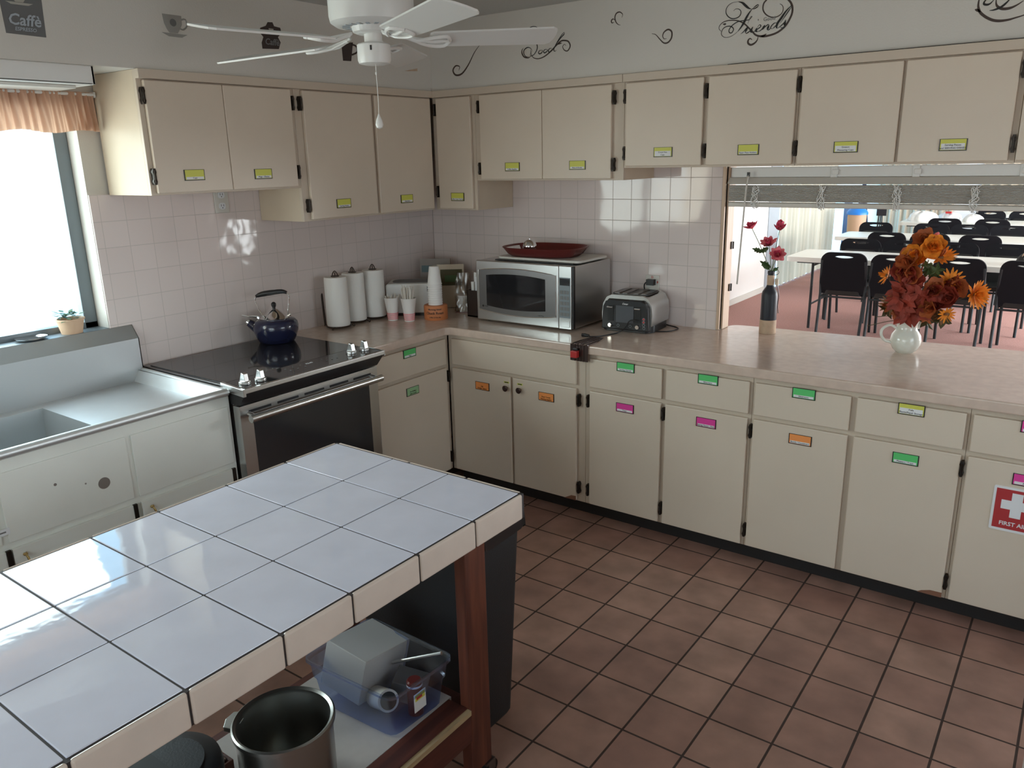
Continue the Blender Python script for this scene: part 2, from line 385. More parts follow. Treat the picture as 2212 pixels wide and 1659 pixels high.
holed('y', YF - .12, .12, -.16, XR + .12, 1.5, 3.7, .75, 2.05, 'wall_front')  # window here is unseen too, added for the fill behind the camera
# soffits over the wall cabinets
b = B().mat('wall'); b.box(0, .33, YF, -.33, 2.126, H); b.box(0, XR, -.33, 0, 2.126, H); struct(b.done('trim_1'))
# pale wood lining of the opening, with its hinges
b = B().mat('jamb'); b.box(1.867, 1.883, -.004, .12, .916, 1.72); b.box(1.883, 1.893, .02, .10, .916, 1.72); struct(b.done('trim_2', bevel=.002))
for z in (1.33, 1.12):
    b = B().mat('hinge'); b.box(1.893, 1.899, .075, .095, z - .018, z + .018); b.cyl((1.899, .095, z - .018), (1.899, .095, z + .018), .004)
    tag(b.done('jamb_hinge', smooth=True), 'black hinge on the pale wood lining of the serving opening, ' + ('upper' if z > 1.2 else 'lower') + ' of the pair', 'hinge')
b = B().mat('cabframe'); b.box(.3255, .352, -2.012, -.3255, 2.092, 2.126); b.box(.352, 1.505, -.352, -.3255, 2.092, 2.126); b.box(1.507, 4.3, -.352, -.3255, 2.092, 2.126); b.mat('kick').box(2.0, 4.3, -.350, -.3305, 2.126, 2.1285); struct(b.done('trim_3', bevel=.002))  # thin black strip on top paints the shadow gap above the fascia
# kitchen window: frame, pane
win = thing('window_1', 'wide kitchen window over the sink', 'window', (-.12, -3.1, WZ0)); del win['category']; struct(win)
b = B().mat('alu'); fx0, fx1 = -.135, -.095
b.box(fx0, fx1, WY0, WY1, WZ0, WZ0 + .028); b.box(fx0, fx1, WY0, WY1, WZ1 - .03, WZ1); b.box(fx0, fx1, WY1 - .055, WY1, WZ0, WZ1); b.box(fx0, fx1, WY0, WY0 + .055, WZ0, WZ1); b.box(fx0, fx1, -3.14, -3.09, WZ0, WZ1)
b.done('window_frame', win, bevel=.003)
b = B().mat('glass'); b.box(-.118, -.114, WY0 + .05, WY1 - .05, WZ0 + .02, WZ1 - .02); b.done('pane', win)
b = B().mat('alu'); b.box(-.095, -.004, WY0, WY1, WZ0 - .004, WZ0 + .002); b.done('window_sill', win)

# ---------------------------------------------------------------- labelled cards, hinges
def card(door, wall, c, z, col, lines, strip=None, w=.092, h=.043):
    """small framed card; wall 'b' faces -y, 'a' faces +x; c = coordinate along the wall"""
    f = dict(b=-.6215, u=-.3455, B_=0).get(wall, None)
    if wall in ('b', 'u'): T = frame_T((c, f, z), (1, 0, 0), (0, 0, 1))
    else: T = frame_T(({'ba': .6215, 'ua': .3455}[wall], c, z), (0, 1, 0), (0, 0, 1))
    q = B()
    def bx(x0, x1, y0, y1, z0, z1): q.box(x0, x1, y0, y1, z0, z1, T)
    q.mat('black'); bx(-w / 2, w / 2, -h / 2, h / 2, -.0035, .0012)
    q.mat(col); bx(-w / 2 + .0035, w / 2 - .0035, -h / 2 + .0035, h / 2 - .0015, 0, .0022)
    sh = {1: .010, 2: .022}[len(lines)] if strip is None else strip
    q.mat('card'); y0 = -h / 2 + .0045
    if col == 'yellow' or len(lines) == 1: bx(-w / 2 + .007, w / 2 - .007, y0, y0 + sh, 0, .0027)
    q.mat('ink')
    for i, t in enumerate(lines):
        me = text_mesh(t, .0095); yy = y0 + sh - (i + .5) * sh / len(lines)
        q.add_mesh(me, T @ Matrix.Translation((0, yy, .003)))
    return q.done('label_card', door)
def hinge(par, wall, c, z):
    q = B().mat('hinge'); pr = [(-.004, -.031), (.004, -.031), (.008, -.018), (.005, -.008), (.005, .008), (.008, .018), (.004, .031), (-.004, .031), (-.008, .018), (-.005, .008), (-.005, -.008), (-.008, -.018)]
    f = {'b': .618, 'u': .342}[wall[0] if wall in ('b', 'u') else wall[0]]
    if wall in ('b', 'u'): q.prism([(c + x, z + y) for x, y in pr], -f - .003, -f + .02, 'y'); q.cyl((c, -f - .004, z - .024), (c, -f - .004, z + .024), .004, n=8)
    else: q.prism([(c + x, z + y) for x, y in pr], f - .02, f + .003, 'x'); q.cyl((f + .004, c, z - .024), (f + .004, c, z + .024), .004, n=8)
    return q.done('hinge', par, smooth=True)

def cabinet(name, label, wall, c0, c1, z0, z1, doors, group=None, cat='cabinet', kick=False, split=True, depth=None):
    """doors: (kind, c0, c1, z0, z1, card or None)"""
    base = wall in ('b', 'ba'); d = .602 if base else .325; f = .620 if base else .3435
    onB = wall in ('b', 'u')
    def bx(q, a0, a1, d0, d1, za, zb): q.box(a0, a1, -d1, -d0, za, zb) if onB else q.box(d0, d1, a0, a1, za, zb)
    t = thing(name, label, cat, ((c0 + c1) / 2, -.3, z0, ) if onB else (.3, (c0 + c1) / 2, z0), 0, group)
    q = B().mat('cabside'); bx(q, c0 + .001, c1 - .001, .002, d - .018, z0, z1)
    q.mat('cabframe'); bx(q, c0 + .0005, c1 - .0005, d - .018, d, z0, z1); q.done('body', t, bevel=.0015)
    if kick:
        q = B().mat('kick'); bx(q, c0, c1, .02, .518, 0, z0); q.done('toe_kick', t)
    for (k, a, e, za, zb, cd_) in doors:
        q = B().mat('cab'); bx(q, a, e, d + .0008, f, za, zb); dr = q.done(k, t, bevel=.0035)
        if cd_: card(dr, wall, *cd_)
    return t
Z0, Z1, Z2, Z3 = .1043, .6897, .7092, .8493
c1 = cabinet('base_cabinet', 'cream corner base cabinet with two knobbed doors under a wide false drawer, below the microwave', 'b', .606, 1.468, Z0 - .008, .872,
    [('false_drawer', .640, 1.423, Z2, Z3, None), ('door', .640, 1.028, Z0, Z1, (.846, .616, 'ocard', ('Oils', 'Vinegar / Spices'))), ('door', 1.044, 1.423, Z0, Z1, (1.251, .621, 'ocard', ('Paper Towels', 'Cleaning Supplies')))], 'cream base cabinets along the back wall', kick=True)
for x, l in ((1.008, .632), (1.093, .634)):
    q = B().mat('brass').cyl((x, -.619, l), (x, -.632, l), .006); 
    q.mat('bronzeplate'); q.cyl((x, -.632, l), (x, -.642, l), .013, .016, 18); q.cyl((x, -.642, l), (x, -.646, l), .016, .011, 18); q.done('knob', c1, smooth=True)
    q = B().mat('yellow').box(x - .019, x + .013, -.6213, -.620, l + .024, l + .033); q.mat('ink').box(x - .015, x + .009, -.6217, -.621, l + .026, l + .031); q.done('tape_strip', c1)
for z in (.632, .175): hinge(c1, 'b', 1.436, z)
c1b = B().mat('bareboard'); c1b.prism([(1.355, .1045), (1.423, .1045), (1.423, .128), (1.395, .126), (1.375, .115)], -.6215, -.6195, 'y'); c1b.done('chipped_corner', c1)
specs = [('B', 1.498, 1.871, 1.498, ('green', ('Serving Utensils',)), ('pink', ('Trays',)), 'green-tagged drawer and pink-tagged door, beside the red-blocked bracket'),
         ('C', 1.893, 2.271, 1.893, ('green', ('Silverware',)), ('pink', ('Baking Sheets - Pans',)), ''),
         ('D', 2.295, 2.674, 2.295, ('green', ('Silverware',)), ('ocard', ('Bowls / Containers',)), ''),
         ('E', 2.697, 3.070, 2.697, ('yellow', ('Foils', 'Plastic/Paper Storage')), ('green', ('Platters / Trays',)), ''),
         ('F', 3.092, 3.470, 3.092, ('pink', ('Towels',)), ('pink', ('Aprons',)), '')]
def pair(lbl, x0, x1, items, cx):
    t = None; ds = []
    for (nm, a, e, _, dc, oc, _l) in items:
        c = {'B': 1.691, 'C': 2.09, 'D': 2.495, 'E': 2.889, 'F': 3.283}[nm]; zc = .833
        ds.append(('drawer', a, e, Z2, Z3, (c, zc, dc[0], dc[1])))
        ds.append(('door', a, e, Z0, Z1, (c, .637, oc[0], oc[1])))
    return cabinet('base_cabinet', lbl, 'b', x0, x1, Z0 - .008, .872, ds, 'cream base cabinets along the back wall', kick=True)
k2 = pair('cream base cabinet with two pink-tagged doors and green-tagged drawers', 1.468, 2.283, specs[0:2], 0)
for x, z in ((1.488, .637), (1.488, .175), (1.883, .640), (1.883, .175)): hinge(k2, 'b', x, z)
k3 = pair('cream base cabinet with an orange-tagged and a green-tagged door and a chipped corner', 2.283, 3.081, specs[2:4], 0)
for x, z in ((2.286, .634), (2.286, .175), (3.077, .637), (3.077, .172)): hinge(k3, 'b', x, z)
q = B().mat('bareboard'); q.prism([(2.985, .1045), (3.07, .1045), (3.07, .125), (3.03, .124), (3.00, .114)], -.6215, -.6195, 'y'); q.done('chipped_corner', k3)
k4 = pair('cream base cabinet bearing the red first aid sign, at the right edge of the photo', 3.081, 3.90, [specs[4]], 0)
q = B().mat('cab'); q.box(3.49, 3.87, -.620, -.6028, Z0, Z1); q.done('door', k4, bevel=.0035)
q = B().mat('cab'); q.box(3.49, 3.87, -.620, -.6028, Z2, Z3); q.done('drawer', k4, bevel=.0035)
# first aid sign stuck on the door
T = frame_T((3.262, -.6205, .518), (1, 0, 0), (0, 0, 1)); q = B()
q.mat('card').prism([(3.262 + x, .518 + y) for x, y in rrect(.149, .170, .006)], -.6225, -.6203, 'y')
q.mat('signred').box(-.066, .066, -.075, .076, .0015, .0028, T)
q.mat('card'); k_, a_, c_ = .017, .047, .018
cross = [(-k_, c_ - a_), (k_, c_ - a_), (k_, c_ - k_), (a_, c_ - k_), (a_, c_ + k_), (k_, c_ + k_), (k_, c_ + a_), (-k_, c_ + a_), (-k_, c_ + k_), (-a_, c_ + k_), (-a_, c_ - k_), (-k_, c_ - k_)]
q.prism([(3.262 + x, .518 + y) for x, y in cross], -.6240, -.6230, 'y')
q.add_mesh(text_mesh('FIRST AID', .021, True), T @ Matrix.Translation((0, -.055, .0034)))
tag(q.done('first_aid_sign'), 'red first aid sign with a white cross on the rightmost base cabinet door', 'sign')
# base cabinet between stove and corner
k0 = cabinet('base_cabinet', 'cream base cabinet with green tags between the stove and the corner', 'ba', -1.205, -.605, Z0 - .008, .872,
    [('drawer', -1.185, -.640, Z2, Z3, (-.922, .830, 'green', ('Rags',))), ('door', -1.185, -.640, Z0, Z1, (-.915, .629, 'palegreen', ('Pot Holders', 'Dish Towels')))], kick=True)
hinge(k0, 'ba', -.628, .64); hinge(k0, 'ba', -.628, .175)

# wall cabinets, back wall
GU = 'cream wall cabinets on the back wall'
UT = 2.0874
u1 = cabinet('wall_cabinet', 'narrow tall cream wall cabinet in the corner beside the two short doors', 'u', .326, .622, 1.502, 2.1255,
    [('door', .364, .600, 1.5105, UT, (.497, 1.573, 'yellow', ('Coffee Cups / Stirring',)))], GU)
hinge(u1, 'u', .352, 2.03); hinge(u1, 'u', .352, 1.60)
u2 = cabinet('wall_cabinet', 'cream two-door wall cabinet above the microwave', 'u', .622, 1.505, 1.658, 2.1255,
    [('door', .663, 1.0535, 1.6656, UT, (.871, 1.727, 'yellow', ('Coffee Supplies',))), ('door', 1.056, 1.445, 1.6656, UT, (1.262, 1.730, 'yellow', ('Plates & Bowls',)))], GU)
for x, z in ((.652, 2.03), (.652, 1.72), (1.456, 2.03), (1.456, 1.73)): hinge(u2, 'u', x, z)
u3 = cabinet('wall_cabinet', 'cream two-door wall cabinet above the toaster and the left end of the blind', 'u', 1.505, 2.301, 1.713, 2.1255,
    [('door', 1.520, 1.895, 1.721, UT, (1.714, 1.781, 'yellow', ('Crock Pots', 'Cups'))), ('door', 1.918, 2.291, 1.721, UT, (2.108, 1.782, 'yellow', ('Paper Plate Holders',)))], GU)
for x, z in ((1.514, 2.03), (1.514, 1.78), (1.908, 2.03), (1.908, 1.782)): hinge(u3, 'u', x, z)
u4 = cabinet('wall_cabinet', 'cream two-door wall cabinet tagged for measuring cups, above the orange bouquet', 'u', 2.301, 3.078, 1.713, 2.1255,
    [('door', 2.312, 2.682, 1.721, UT, (2.502, 1.783, 'yellow', ('Graters', 'Measuring Cups'))), ('door', 2.693, 3.057, 1.721, UT, (2.879, 1.781, 'yellow', ('Serving Pieces', 'and SERVING DISHES')))], GU)
for x, z in ((2.302, 2.03), (2.302, 1.783), (3.068, 2.03), (3.068, 1.78)): hinge(u4, 'u', x, z)
u5 = cabinet('wall_cabinet', 'cream wall cabinet at the far right edge of the photo', 'u', 3.078, 3.9, 1.713, 2.1255,
    [('door', 3.080, 3.47, 1.721, UT, None), ('door', 3.48, 3.88, 1.721, UT, None)], GU)
# wall cabinets, left wall
u6 = cabinet('wall_cabinet', 'tall cream two-door wall cabinet beside the corner, over the paper towels', 'ua', -1.270, -.345, 1.502, 2.1255,
    [('door', -1.230, -.800, 1.5105, UT, (-1.033, 1.575, 'yellow', ('Serving Dishes',))), ('door', -.777, -.362, 1.5105, UT, (-.586, 1.574, 'yellow', ('Glassware',)))], 'cream wall cabinets on the left wall')
hinge(u6, 'ua', -1.245, 2.03); hinge(u6, 'ua', -1.245, 1.575)
u7 = cabinet('wall_cabinet', 'short cream two-door wall cabinet next to the window, its bare end catching daylight', 'ua', -2.011, -1.270, 1.658, 2.1255,
    [('door', -1.990, -1.648, 1.6656, UT, (-1.826, 1.732, 'yellow', ('Cups',))), ('door', -1.6455, -1.297, 1.6656, UT, (-1.489, 1.727, 'yellow', ('Mugs - Glasses',)))], 'cream wall cabinets on the left wall')
for y, z in ((-1.997, 2.03), (-1.997, 1.73), (-1.287, 2.03), (-1.287, 1.73)): hinge(u7, 'ua', y, z)

# ---------------------------------------------------------------- countertop
P = [(0, 0), (0, -1.208), (.637, -1.208), (.637, -.66), (.66, -.637), (3.9, -.637), (3.9, .26), (3.1, .24), (2.0, .178), (1.94, .172), (1.905, .160), (1.888, .135), (1.884, .11), (1.884, 0)]
b = B().mat('counter'); b.prism(P, .873, .915, 'z')
tag(b.done('countertop', bevel=.006, seg=3), 'beige laminate countertop running round the corner and through the serving opening', 'countertop')

# ---------------------------------------------------------------- wall outlets
t = thing('wall_outlet', 'beige power outlet on the white tiles under the left wall cabinet', 'outlet', (0, -1.485, 1.605))
b = B().mat('slat').box(.0, .006, -1.522, -1.446, 1.552, 1.664); b.done('cover_plate', t, bevel=.002)
for z in (1.634, 1.583):
    b = B().mat('card').prism([(-1.484 + x, z + y) for x, y in rrect(.034, .030, .011)], .004, .009, 'x'); b.mat('ink')
    for dy in (-.007, .006): b.box(.0085, .0095, -1.484 + dy, -1.482 + dy, z - .002, z + .008)
    b.cyl((.0085, -1.484, z - .008), (.0095, -1.484, z - .008), .0025, n=8); b.done('socket', t)
t = thing('wall_outlet', 'beige power outlet with red letter stickers behind the toaster', 'outlet', (1.512, 0, 1.115))
b = B().mat('slat').box(1.474, 1.551, -.006, 0, 1.055, 1.168); b.done('cover_plate', t, bevel=.002)
for z in (1.132, 1.085):
    b = B().mat('tabletop').prism([(1.512 + x, z + y) for x, y in rrect(.034, .030, .011)], -.009, -.004, 'y'); b.mat('ink')
    for dx in (-.006, .005): b.box(1.512 + dx, 1.514 + dx, -.0096, -.0085, z - .002, z + .008)
    b.cyl((1.512, -.0085, z - .008), (1.512, -.0096, z - .008), .0025, n=8); b.done('socket', t)
b = B().mat('red')
for s_, x, z in (('D', 1.512, 1.157), ('8', 1.542, 1.133), ('1', 1.542, 1.087)): b.add_mesh(text_mesh(s_, .016, True), frame_T((x, -.0065, z), (1, 0, 0), (0, 0, 1)))
b.done('letter_stickers', t)

# ---------------------------------------------------------------- island
IX = [1.4875, 1.7358, 1.9549, 2.2035]; IY = [-2.1786, -2.3795, -2.5843, -2.7886, -2.9648, -3.1654, -3.3647, -3.566, -3.767, -3.968]; IZ = .906
isl = thing('kitchen_island', 'kitchen island cart with white glazed tile top and red-stained wooden legs', 'island', (1.85, -3.07, 0))
g = .0022; b = B().mat('islandtile')
for i in range(3):
    for j in range(9):
        b.box(IX[i] + g, IX[i + 1] - g, IY[j + 1] + g, IY[j] - g, IZ - .010, IZ)
b.done('tile_top', isl, bevel=.0016, seg=2)
b = B().mat('edgetile'); e = .013
def edge(x0, x1, y0, y1, out):
    b.box(x0, x1, y0, y1, IZ - .072, IZ - .0005)
for j in range(9):
    edge(IX[3] + g, IX[3] + e, IY[j + 1] + g, IY[j] - g, 0); edge(IX[0] - e, IX[0] - g, IY[j + 1] + .004 + g, IY[j] + .004 - g, 0)
for i in range(3):
    o_ = .03 if i else 0
    edge(IX[i] + g + (.06 if i else 0), IX[i + 1] + (.06 if i < 2 else 0) - g, IY[0] + g, IY[0] + e, 0); edge(IX[i] + g, IX[i + 1] - g, IY[9] - e, IY[9] - g, 0)
b.done('edge_tiles', isl, bevel=.006, seg=3)
b = B().mat('grout'); b.box(IX[0] - .0085, IX[3] + .0085, IY[9] - .0085, IY[0] + .0085, IZ - .070, IZ - .0022); b.done('grout_bed', isl)
for x0, x1, y0, y1 in ((2.090, 2.128, -2.327, -2.239), (1.56, 1.598, -2.327, -2.239), (2.090, 2.128, -3.90, -3.812), (1.56, 1.598, -3.90, -3.812)):
    b = B().mat('rwood'); b.box(x0, x1, y0, y1, .06, .836); b.done('leg', isl, bevel=.003)
b = B().mat('rwood'); b.box(1.60, 2.09, -2.30, -2.262, .76, .835); b.box(2.05, 2.088, -3.81, -2.33, .76, .835); b.done('top_rail', isl, bevel=.003)
SH = .285
b = B().mat('rwoodx'); b.box(2.092, 2.130, -3.81, -2.328, SH - .105, SH - .017); b.box(1.60, 1.638, -3.81, -2.328, SH - .105, SH - .017); b.box(1.64, 2.09, -2.31, -2.272, SH - .105, SH - .017)
b.box(2.048, 2.118, -3.81, -2.328, SH - .001, SH + .002); b.done('shelf_rail', isl, bevel=.002)
b = B().mat('shelf'); b.box(1.645, 2.046, -3.81, -2.315, SH - .018, SH); b.done('shelf', isl)
b = B().mat('ply'); b.box(2.046, 2.131, -3.81, -2.328, SH - .017, SH - .0015); b.done('shelf_lip', isl)
for x in (2.115, 1.58):
    for y in (-2.25, -3.86):
        b = B().mat('dsteel'); b.box(x - .018, x + .018, y - .02, y + .02, .052, .060); b.mat('black'); b.cyl((x - .012, y + .012, .026), (x + .012, y + .012, .026), .026, n=18); b.mat('dsteel').box(x - .017, x - .013, y - .008, y + .022, .022, .055).box(x + .013, x + .017, y - .008, y + .022, .022, .055)
        b.done('caster', isl, smooth=True)

# ---------------------------------------------------------------- sink
sk = thing('sink', 'stainless steel sink unit with drainboard and high backsplash under the window', 'sink', (.34, -2.9, .86))
b = B().mat('splash'); Y0, Y1 = -4.3, -2.0; DZ = .866
# backsplash profile
pr = [(.001, 1.108), (.043, 1.052), (.043, DZ), (.036, DZ), (.036, 1.049), (.001, 1.100)]
b.prism(pr, Y0, Y1, 'y'); b.prism([(.001, 1.108), (.043, 1.052), (.043, .90), (.001, .90)], Y1 - .004, Y1, 'y'); b.done('backsplash', sk)
b = B().mat('sinksteel')
BX0, BX1, BY0, BY1 = .105, .548, -3.40, -2.463       # basin opening
def quad(*p): b.face([b.V(q) for q in p])
FX = .615; SY = -2.05
quad((.036, SY, DZ), (.036, BY1, DZ), (FX, BY1, DZ), (FX, SY, DZ)); quad((.036, BY0, DZ), (.036, Y0, DZ), (FX, Y0, DZ), (FX, BY0, DZ))
quad((.036, BY1, DZ), (.036, BY0, DZ), (BX0, BY0, DZ), (BX0, BY1, DZ)); quad((BX1, BY1, DZ), (BX1, BY0, DZ), (FX, BY0, DZ), (FX, BY1, DZ))
# raised rims (sloped inside, rolled outside)
quad((FX, Y0, DZ), (FX, SY, DZ), (.645, SY + .025, .912), (.645, Y0, .912)); quad((.036, SY, DZ), (FX, SY, DZ), (.645, SY + .025, .912), (.036, SY + .025, .912))
b.done('drainboard', sk, smooth=True)
b = B().mat('sinksteel'); b.tube([(.658, Y0, .903), (.658, Y1 - .01, .903)], .016, 14); b.tube([(.036, Y1 - .006, .910), (.658, Y1 - .012, .903)], [.010, .016], 12)
b.lathe((.658, Y1 - .011, .903), [(.0001, -.016), (.011, -.011), (.016, 0), (.011, .011), (.0001, .016)], 14); b.done('rolled_rim', sk, smooth=True)
b = B().mat('splash'); bz = .64
for yy0, yy1 in ((BY0, BY1),):
    c = [(BX0, yy0), (BX1, yy0), (BX1, yy1), (BX0, yy1)]; c2 = [(BX0 + .02, yy0 + .02), (BX1 - .02, yy0 + .02), (BX1 - .02, yy1 - .02), (BX0 + .02, yy1 - .02)]
    for k in range(4): quad((*c[k], DZ), (*c[(k + 1) % 4], DZ), (*c2[(k + 1) % 4], bz), (*c2[k], bz))
    quad(*[(*p, bz) for p in c2])
b.done('basin', sk)
# cabinet under the sink
sc = thing('sink_cabinet', 'white base cabinet under the steel sink with small brass door pulls', 'cabinet', (.33, -3.0, 0))
b = B().mat('sinkcab'); b.box(.622, .634, -4.3, -1.988, .08, .884); b.box(.02, .622, -1.998, -1.988, .08, .860); b.box(.02, .622, -4.3, -4.29, .08, .860); b.box(.02, .622, -4.29, -1.998, .08, .10); b.done('body', sc)
b = B().mat('kick').box(.05, .56, -4.29, -2.0, 0, .08); b.done('toe_kick', sc)
for a, e_ in ((-2.405, -2.000), (-2.850, -2.425), (-3.30, -2.87), (-3.75, -3.32)):
    b = B().mat('sinkcab'); b.box(.634, .640, a, e_, .60, .838); b.done('front_panel', sc, bevel=.002)
    b = B().mat('sinkcab'); b.box(.6345, .648, a, e_, .11, .578); b.box(.648, .6505, a + .05, e_ - .05, .16, .528); d_ = b.done('door', sc, bevel=.002)
    b = B().mat('brass'); yh = a + .034; pts = [(.648, yh, .55), (.668, yh, .54), (.676, yh, .515), (.668, yh, .49), (.648, yh, .48)]
    b.tube(smooth_line(pts, 3), .004, 8); b.lathe((.650, yh, .55), [(.007, -.004), (.008, 0), (.004, .006)], 10); b.lathe((.650, yh, .48), [(.007, -.004), (.008, 0), (.004, .006)], 10); b.done('handle', d_, smooth=True)
for y in (-2.012, -2.432, -2.862):
    for z in (.545,): b = B().mat('hinge').box(.640, .6515, y - .008, y + .008, z - .035, z + .035); b.done('hinge', sc, bevel=.002)
for y_, z_, r_ in ((-2.524, .695, .021), (-2.683, .746, .005), (-2.586, .715, .003)): b = B().mat('stain'); b.cyl((.6395, y_, z_), (.6412, y_, z_), r_, n=20); b.done('stain_spot', sc)
b = B().mat('card').box(.6395, .6412, -2.91, -2.843, .632, .654); b.mat('greyink').box(.641, .6416, -2.90, -2.855, .640, .645); b.done('paper_tag', sc)

# ---------------------------------------------------------------- stove
SY0, SY1 = -1.985, -1.217
st = thing('stove', 'slide-in electric range with black glass cooktop and stainless oven door', 'stove', (.34, -1.6, 0))
b = B().mat('dsteel'); b.box(.02, .645, SY0 + .006, SY1 - .004, .06, .905); b.mat('black').box(.05, .60, SY0 + .02, SY1 - .02, 0, .06); b.done('body', st)
b = B().mat('dsteel'); b.box(.012, .60, SY0 - .003, SY1, .905, .921); b.done('cooktop_frame', st, bevel=.004)
b = B().mat('blackglass'); b.box(.055, .60, SY0 + .010, SY1 - .012, .915, .925); b.done('cooktop_glass', st, bevel=.002)
b = B().mat('blackglass'); b.prism([(.60, .9255), (.735, .9205), (.735, .906), (.60, .906)], SY0 + .012, SY1 - .012, 'y'); cp = b.done('control_panel', st, bevel=.002)
b = B().mat('greyink')
for y in (-1.70, -1.66, -1.62, -1.50, -1.47, -1.44):
    for x in (.635, .67): b.cyl((x, y, .9235), (x, y, .9246), .004, n=8)
b.mat('card'); b.add_mesh(text_mesh('12:45', .018), frame_T((.640, -1.575, .9247), (0, 1, 0), (-1, 0, 0))); b.done('display_marks', cp)
b = B().mat('steel'); b.prism([(.7355, .9225), (.747, .9205), (.747, .902), (.7355, .902)], SY0, SY1, 'y'); b.prism([(.60, .932), (.748, .9215), (.748, .890), (.60, .900)], SY0 - .010, SY0 + .004, 'y'); b.prism([(.60, .927), (.748, .9215), (.748, .895), (.60, .900)], SY1 - .004, SY1 + .001, 'y')
b.done('front_trim', st, bevel=.002)
b = B().mat('black'); b.prism([(.63, .902), (.742, .902), (.694, .845), (.63, .845)], SY0 + .004, SY1 - .004, 'y'); b.done('vent_face', st)
od = B().mat('steel'); od.box(.648, .690, SY0 + .004, SY1 - .004, .20, .838); od.mat('greyglass').box(.689, .6915, SY0 + .062, SY1 - .062, .27, .778)
od.mat('black')
for k in range(5):
    yc = SY0 + .10 + k * .142; od.box(.6895, .6912, yc - .055, yc + .055, .805, .815)
od = od.done('oven_door', st, bevel=.002)
b = B().mat('steel'); b.tube([(.735, SY0 + .02, .792), (.735, SY1 - .02, .792)], .016, 16)
for y in (SY0 + .045, SY1 - .045): b.cyl((.690, y, .80), (.735, y, .792), .011)
b.done('handle', od, smooth=True)
b = B().mat('steel'); b.box(.648, .690, SY0 + .004, SY1 - .004, .07, .192); b.done('drawer', st, bevel=.003)
for x, y in ((.679, -1.936), (.690, -1.868), (.657, -1.342), (.668, -1.272)):
    b = B().mat('steel'); z0 = .9225; b.lathe((x, y, z0), [(.024, 0), (.024, .010), (.020, .014)], 22, capt=True)
    tilt = frame_T((x, y, z0 + .012), (1, 0, .0), (0, 1, 0)); b.prism([(x - .020, z0 + .010), (x + .018, z0 + .010), (x + .012, z0 + .044), (x - .004, z0 + .048)], y - .010, y + .010, 'y')
    b.done('knob', st, bevel=.0015, smooth=False)

# ---------------------------------------------------------------- ceiling fan
FCX, FCY, FZ = 1.287, -1.70, 2.157
fan = thing('ceiling_fan', 'white five-blade ceiling fan with a pull chain', 'ceiling fan', (FCX, FCY, H))
b = B().mat('fanwhite'); b.lathe((FCX, FCY, 0), [(.075, H - .001), (.078, 2.40), (.105, 2.385), (.138, 2.37), (.142, 2.34), (.142, 2.235), (.138, 2.215), (.120, 2.203), (.105, 2.203)], 40, capb=True, capt=True); b.done('motor_housing', fan, smooth=True)
b = B().mat('greypaint')
for k in range(20):
    a = 2 * PI * k / 20; T = Matrix.Translation((FCX, FCY, 2.2025)) @ Matrix.Rotation(a, 4, 'Z'); b.box(.075, .100, -.006, .006, -.0012, .001, T)
b.mat('fanwhite').lathe((FCX, FCY, 0), [(.070, 2.203), (.066, 2.186), (.050, 2.180)], 30, capb=False, capt=True); b.done('vent_ring', fan)
b = B().mat('fanwhite'); b.lathe((FCX, FCY, 0), [(.030, 2.182), (.030, 2.155), (.052, 2.150), (.056, 2.146), (.056, 2.098), (.052, 2.088), (.035, 2.084)], 36, capt=True)
b.mat('ink').box(FCX + .054, FCX + .0575, FCY - .003, FCY + .003, 2.125, 2.14, Matrix.Translation((FCX, FCY, 0)) @ Matrix.Rotation(-.95, 4, 'Z') @ Matrix.Translation((-FCX, -FCY, 0))); b.done('switch_housing', fan, smooth=True)
for k in range(5):
    a = math.radians(-95 - 72 * k); T = Matrix.Translation((FCX, FCY, FZ)) @ Matrix.Rotation(-.030, 4, 'Y') @ Matrix.Rotation(.022, 4, 'X') @ Matrix.Rotation(a, 4, 'Z')
    b = B().mat('fanwhite')
    P0 = [(.09, 0, .020), (.125, .004, .006), (.16, .012, -.004), (.20, .035, -.006), (.245, .040, -.005), (.262, .0, -.003), (.245, -.040, -.005), (.20, -.035, -.006), (.16, -.012, -.004), (.125, -.004, .006)]
    def rot(p): return T @ (Matrix.Rotation(math.radians(-13) if p[0] > .15 else 0, 4, 'X') @ Vector(p))
    b.tube([rot(p) for p in smooth_line(P0[0:6], 3)], .0065, 8, flat=.8); b.tube([rot(p) for p in smooth_line(P0[5:10] + [P0[0]], 3)], .0065, 8, flat=.8)
    b.tube([rot((.10, 0, .014)), rot((.20, 0, -.006)), rot((.255, 0, -.004))], [.008, .006, .005], 8)
    ir = b.done('blade_arm', fan, smooth=True)
    b = B().mat('fanwhite'); T2 = T @ Matrix.Rotation(math.radians(-13), 4, 'X')
    ol = [(.20, -.058), (.615, -.071), (.632, -.057), (.638, -.02), (.638, .02), (.632, .057), (.615, .071), (.20, .058), (.19, .045), (.19, -.045)]
    lo = [b.V(T2 @ Vector((x, y, .000))) for x, y in ol]; hi = [b.V(T2 @ Vector((x, y, .006))) for x, y in ol]; b.bridge(lo, hi); b.face(lo[::-1]); b.face(hi)
    b.done('blade', fan)
b = B().mat('fanwhite'); cx_, cy_ = FCX + .014, FCY - .010
b.tube([(cx_, cy_, 2.088), (cx_ + .002, cy_, 1.96), (cx_, cy_, 1.925)], .0012, 6); b.lathe((cx_, cy_, 2.055), [(.003, -.004), (.003, .004)], 8, capt=True); b.done('pull_chain', fan)
b = B().mat('fanwhite'); b.lathe((cx_, cy_, 1.876), [(.0001, 0), (.010, .004), (.0135, .014), (.011, .028), (.004, .044), (.002, .05)], 16); b.done('chain_pull', fan, smooth=True)
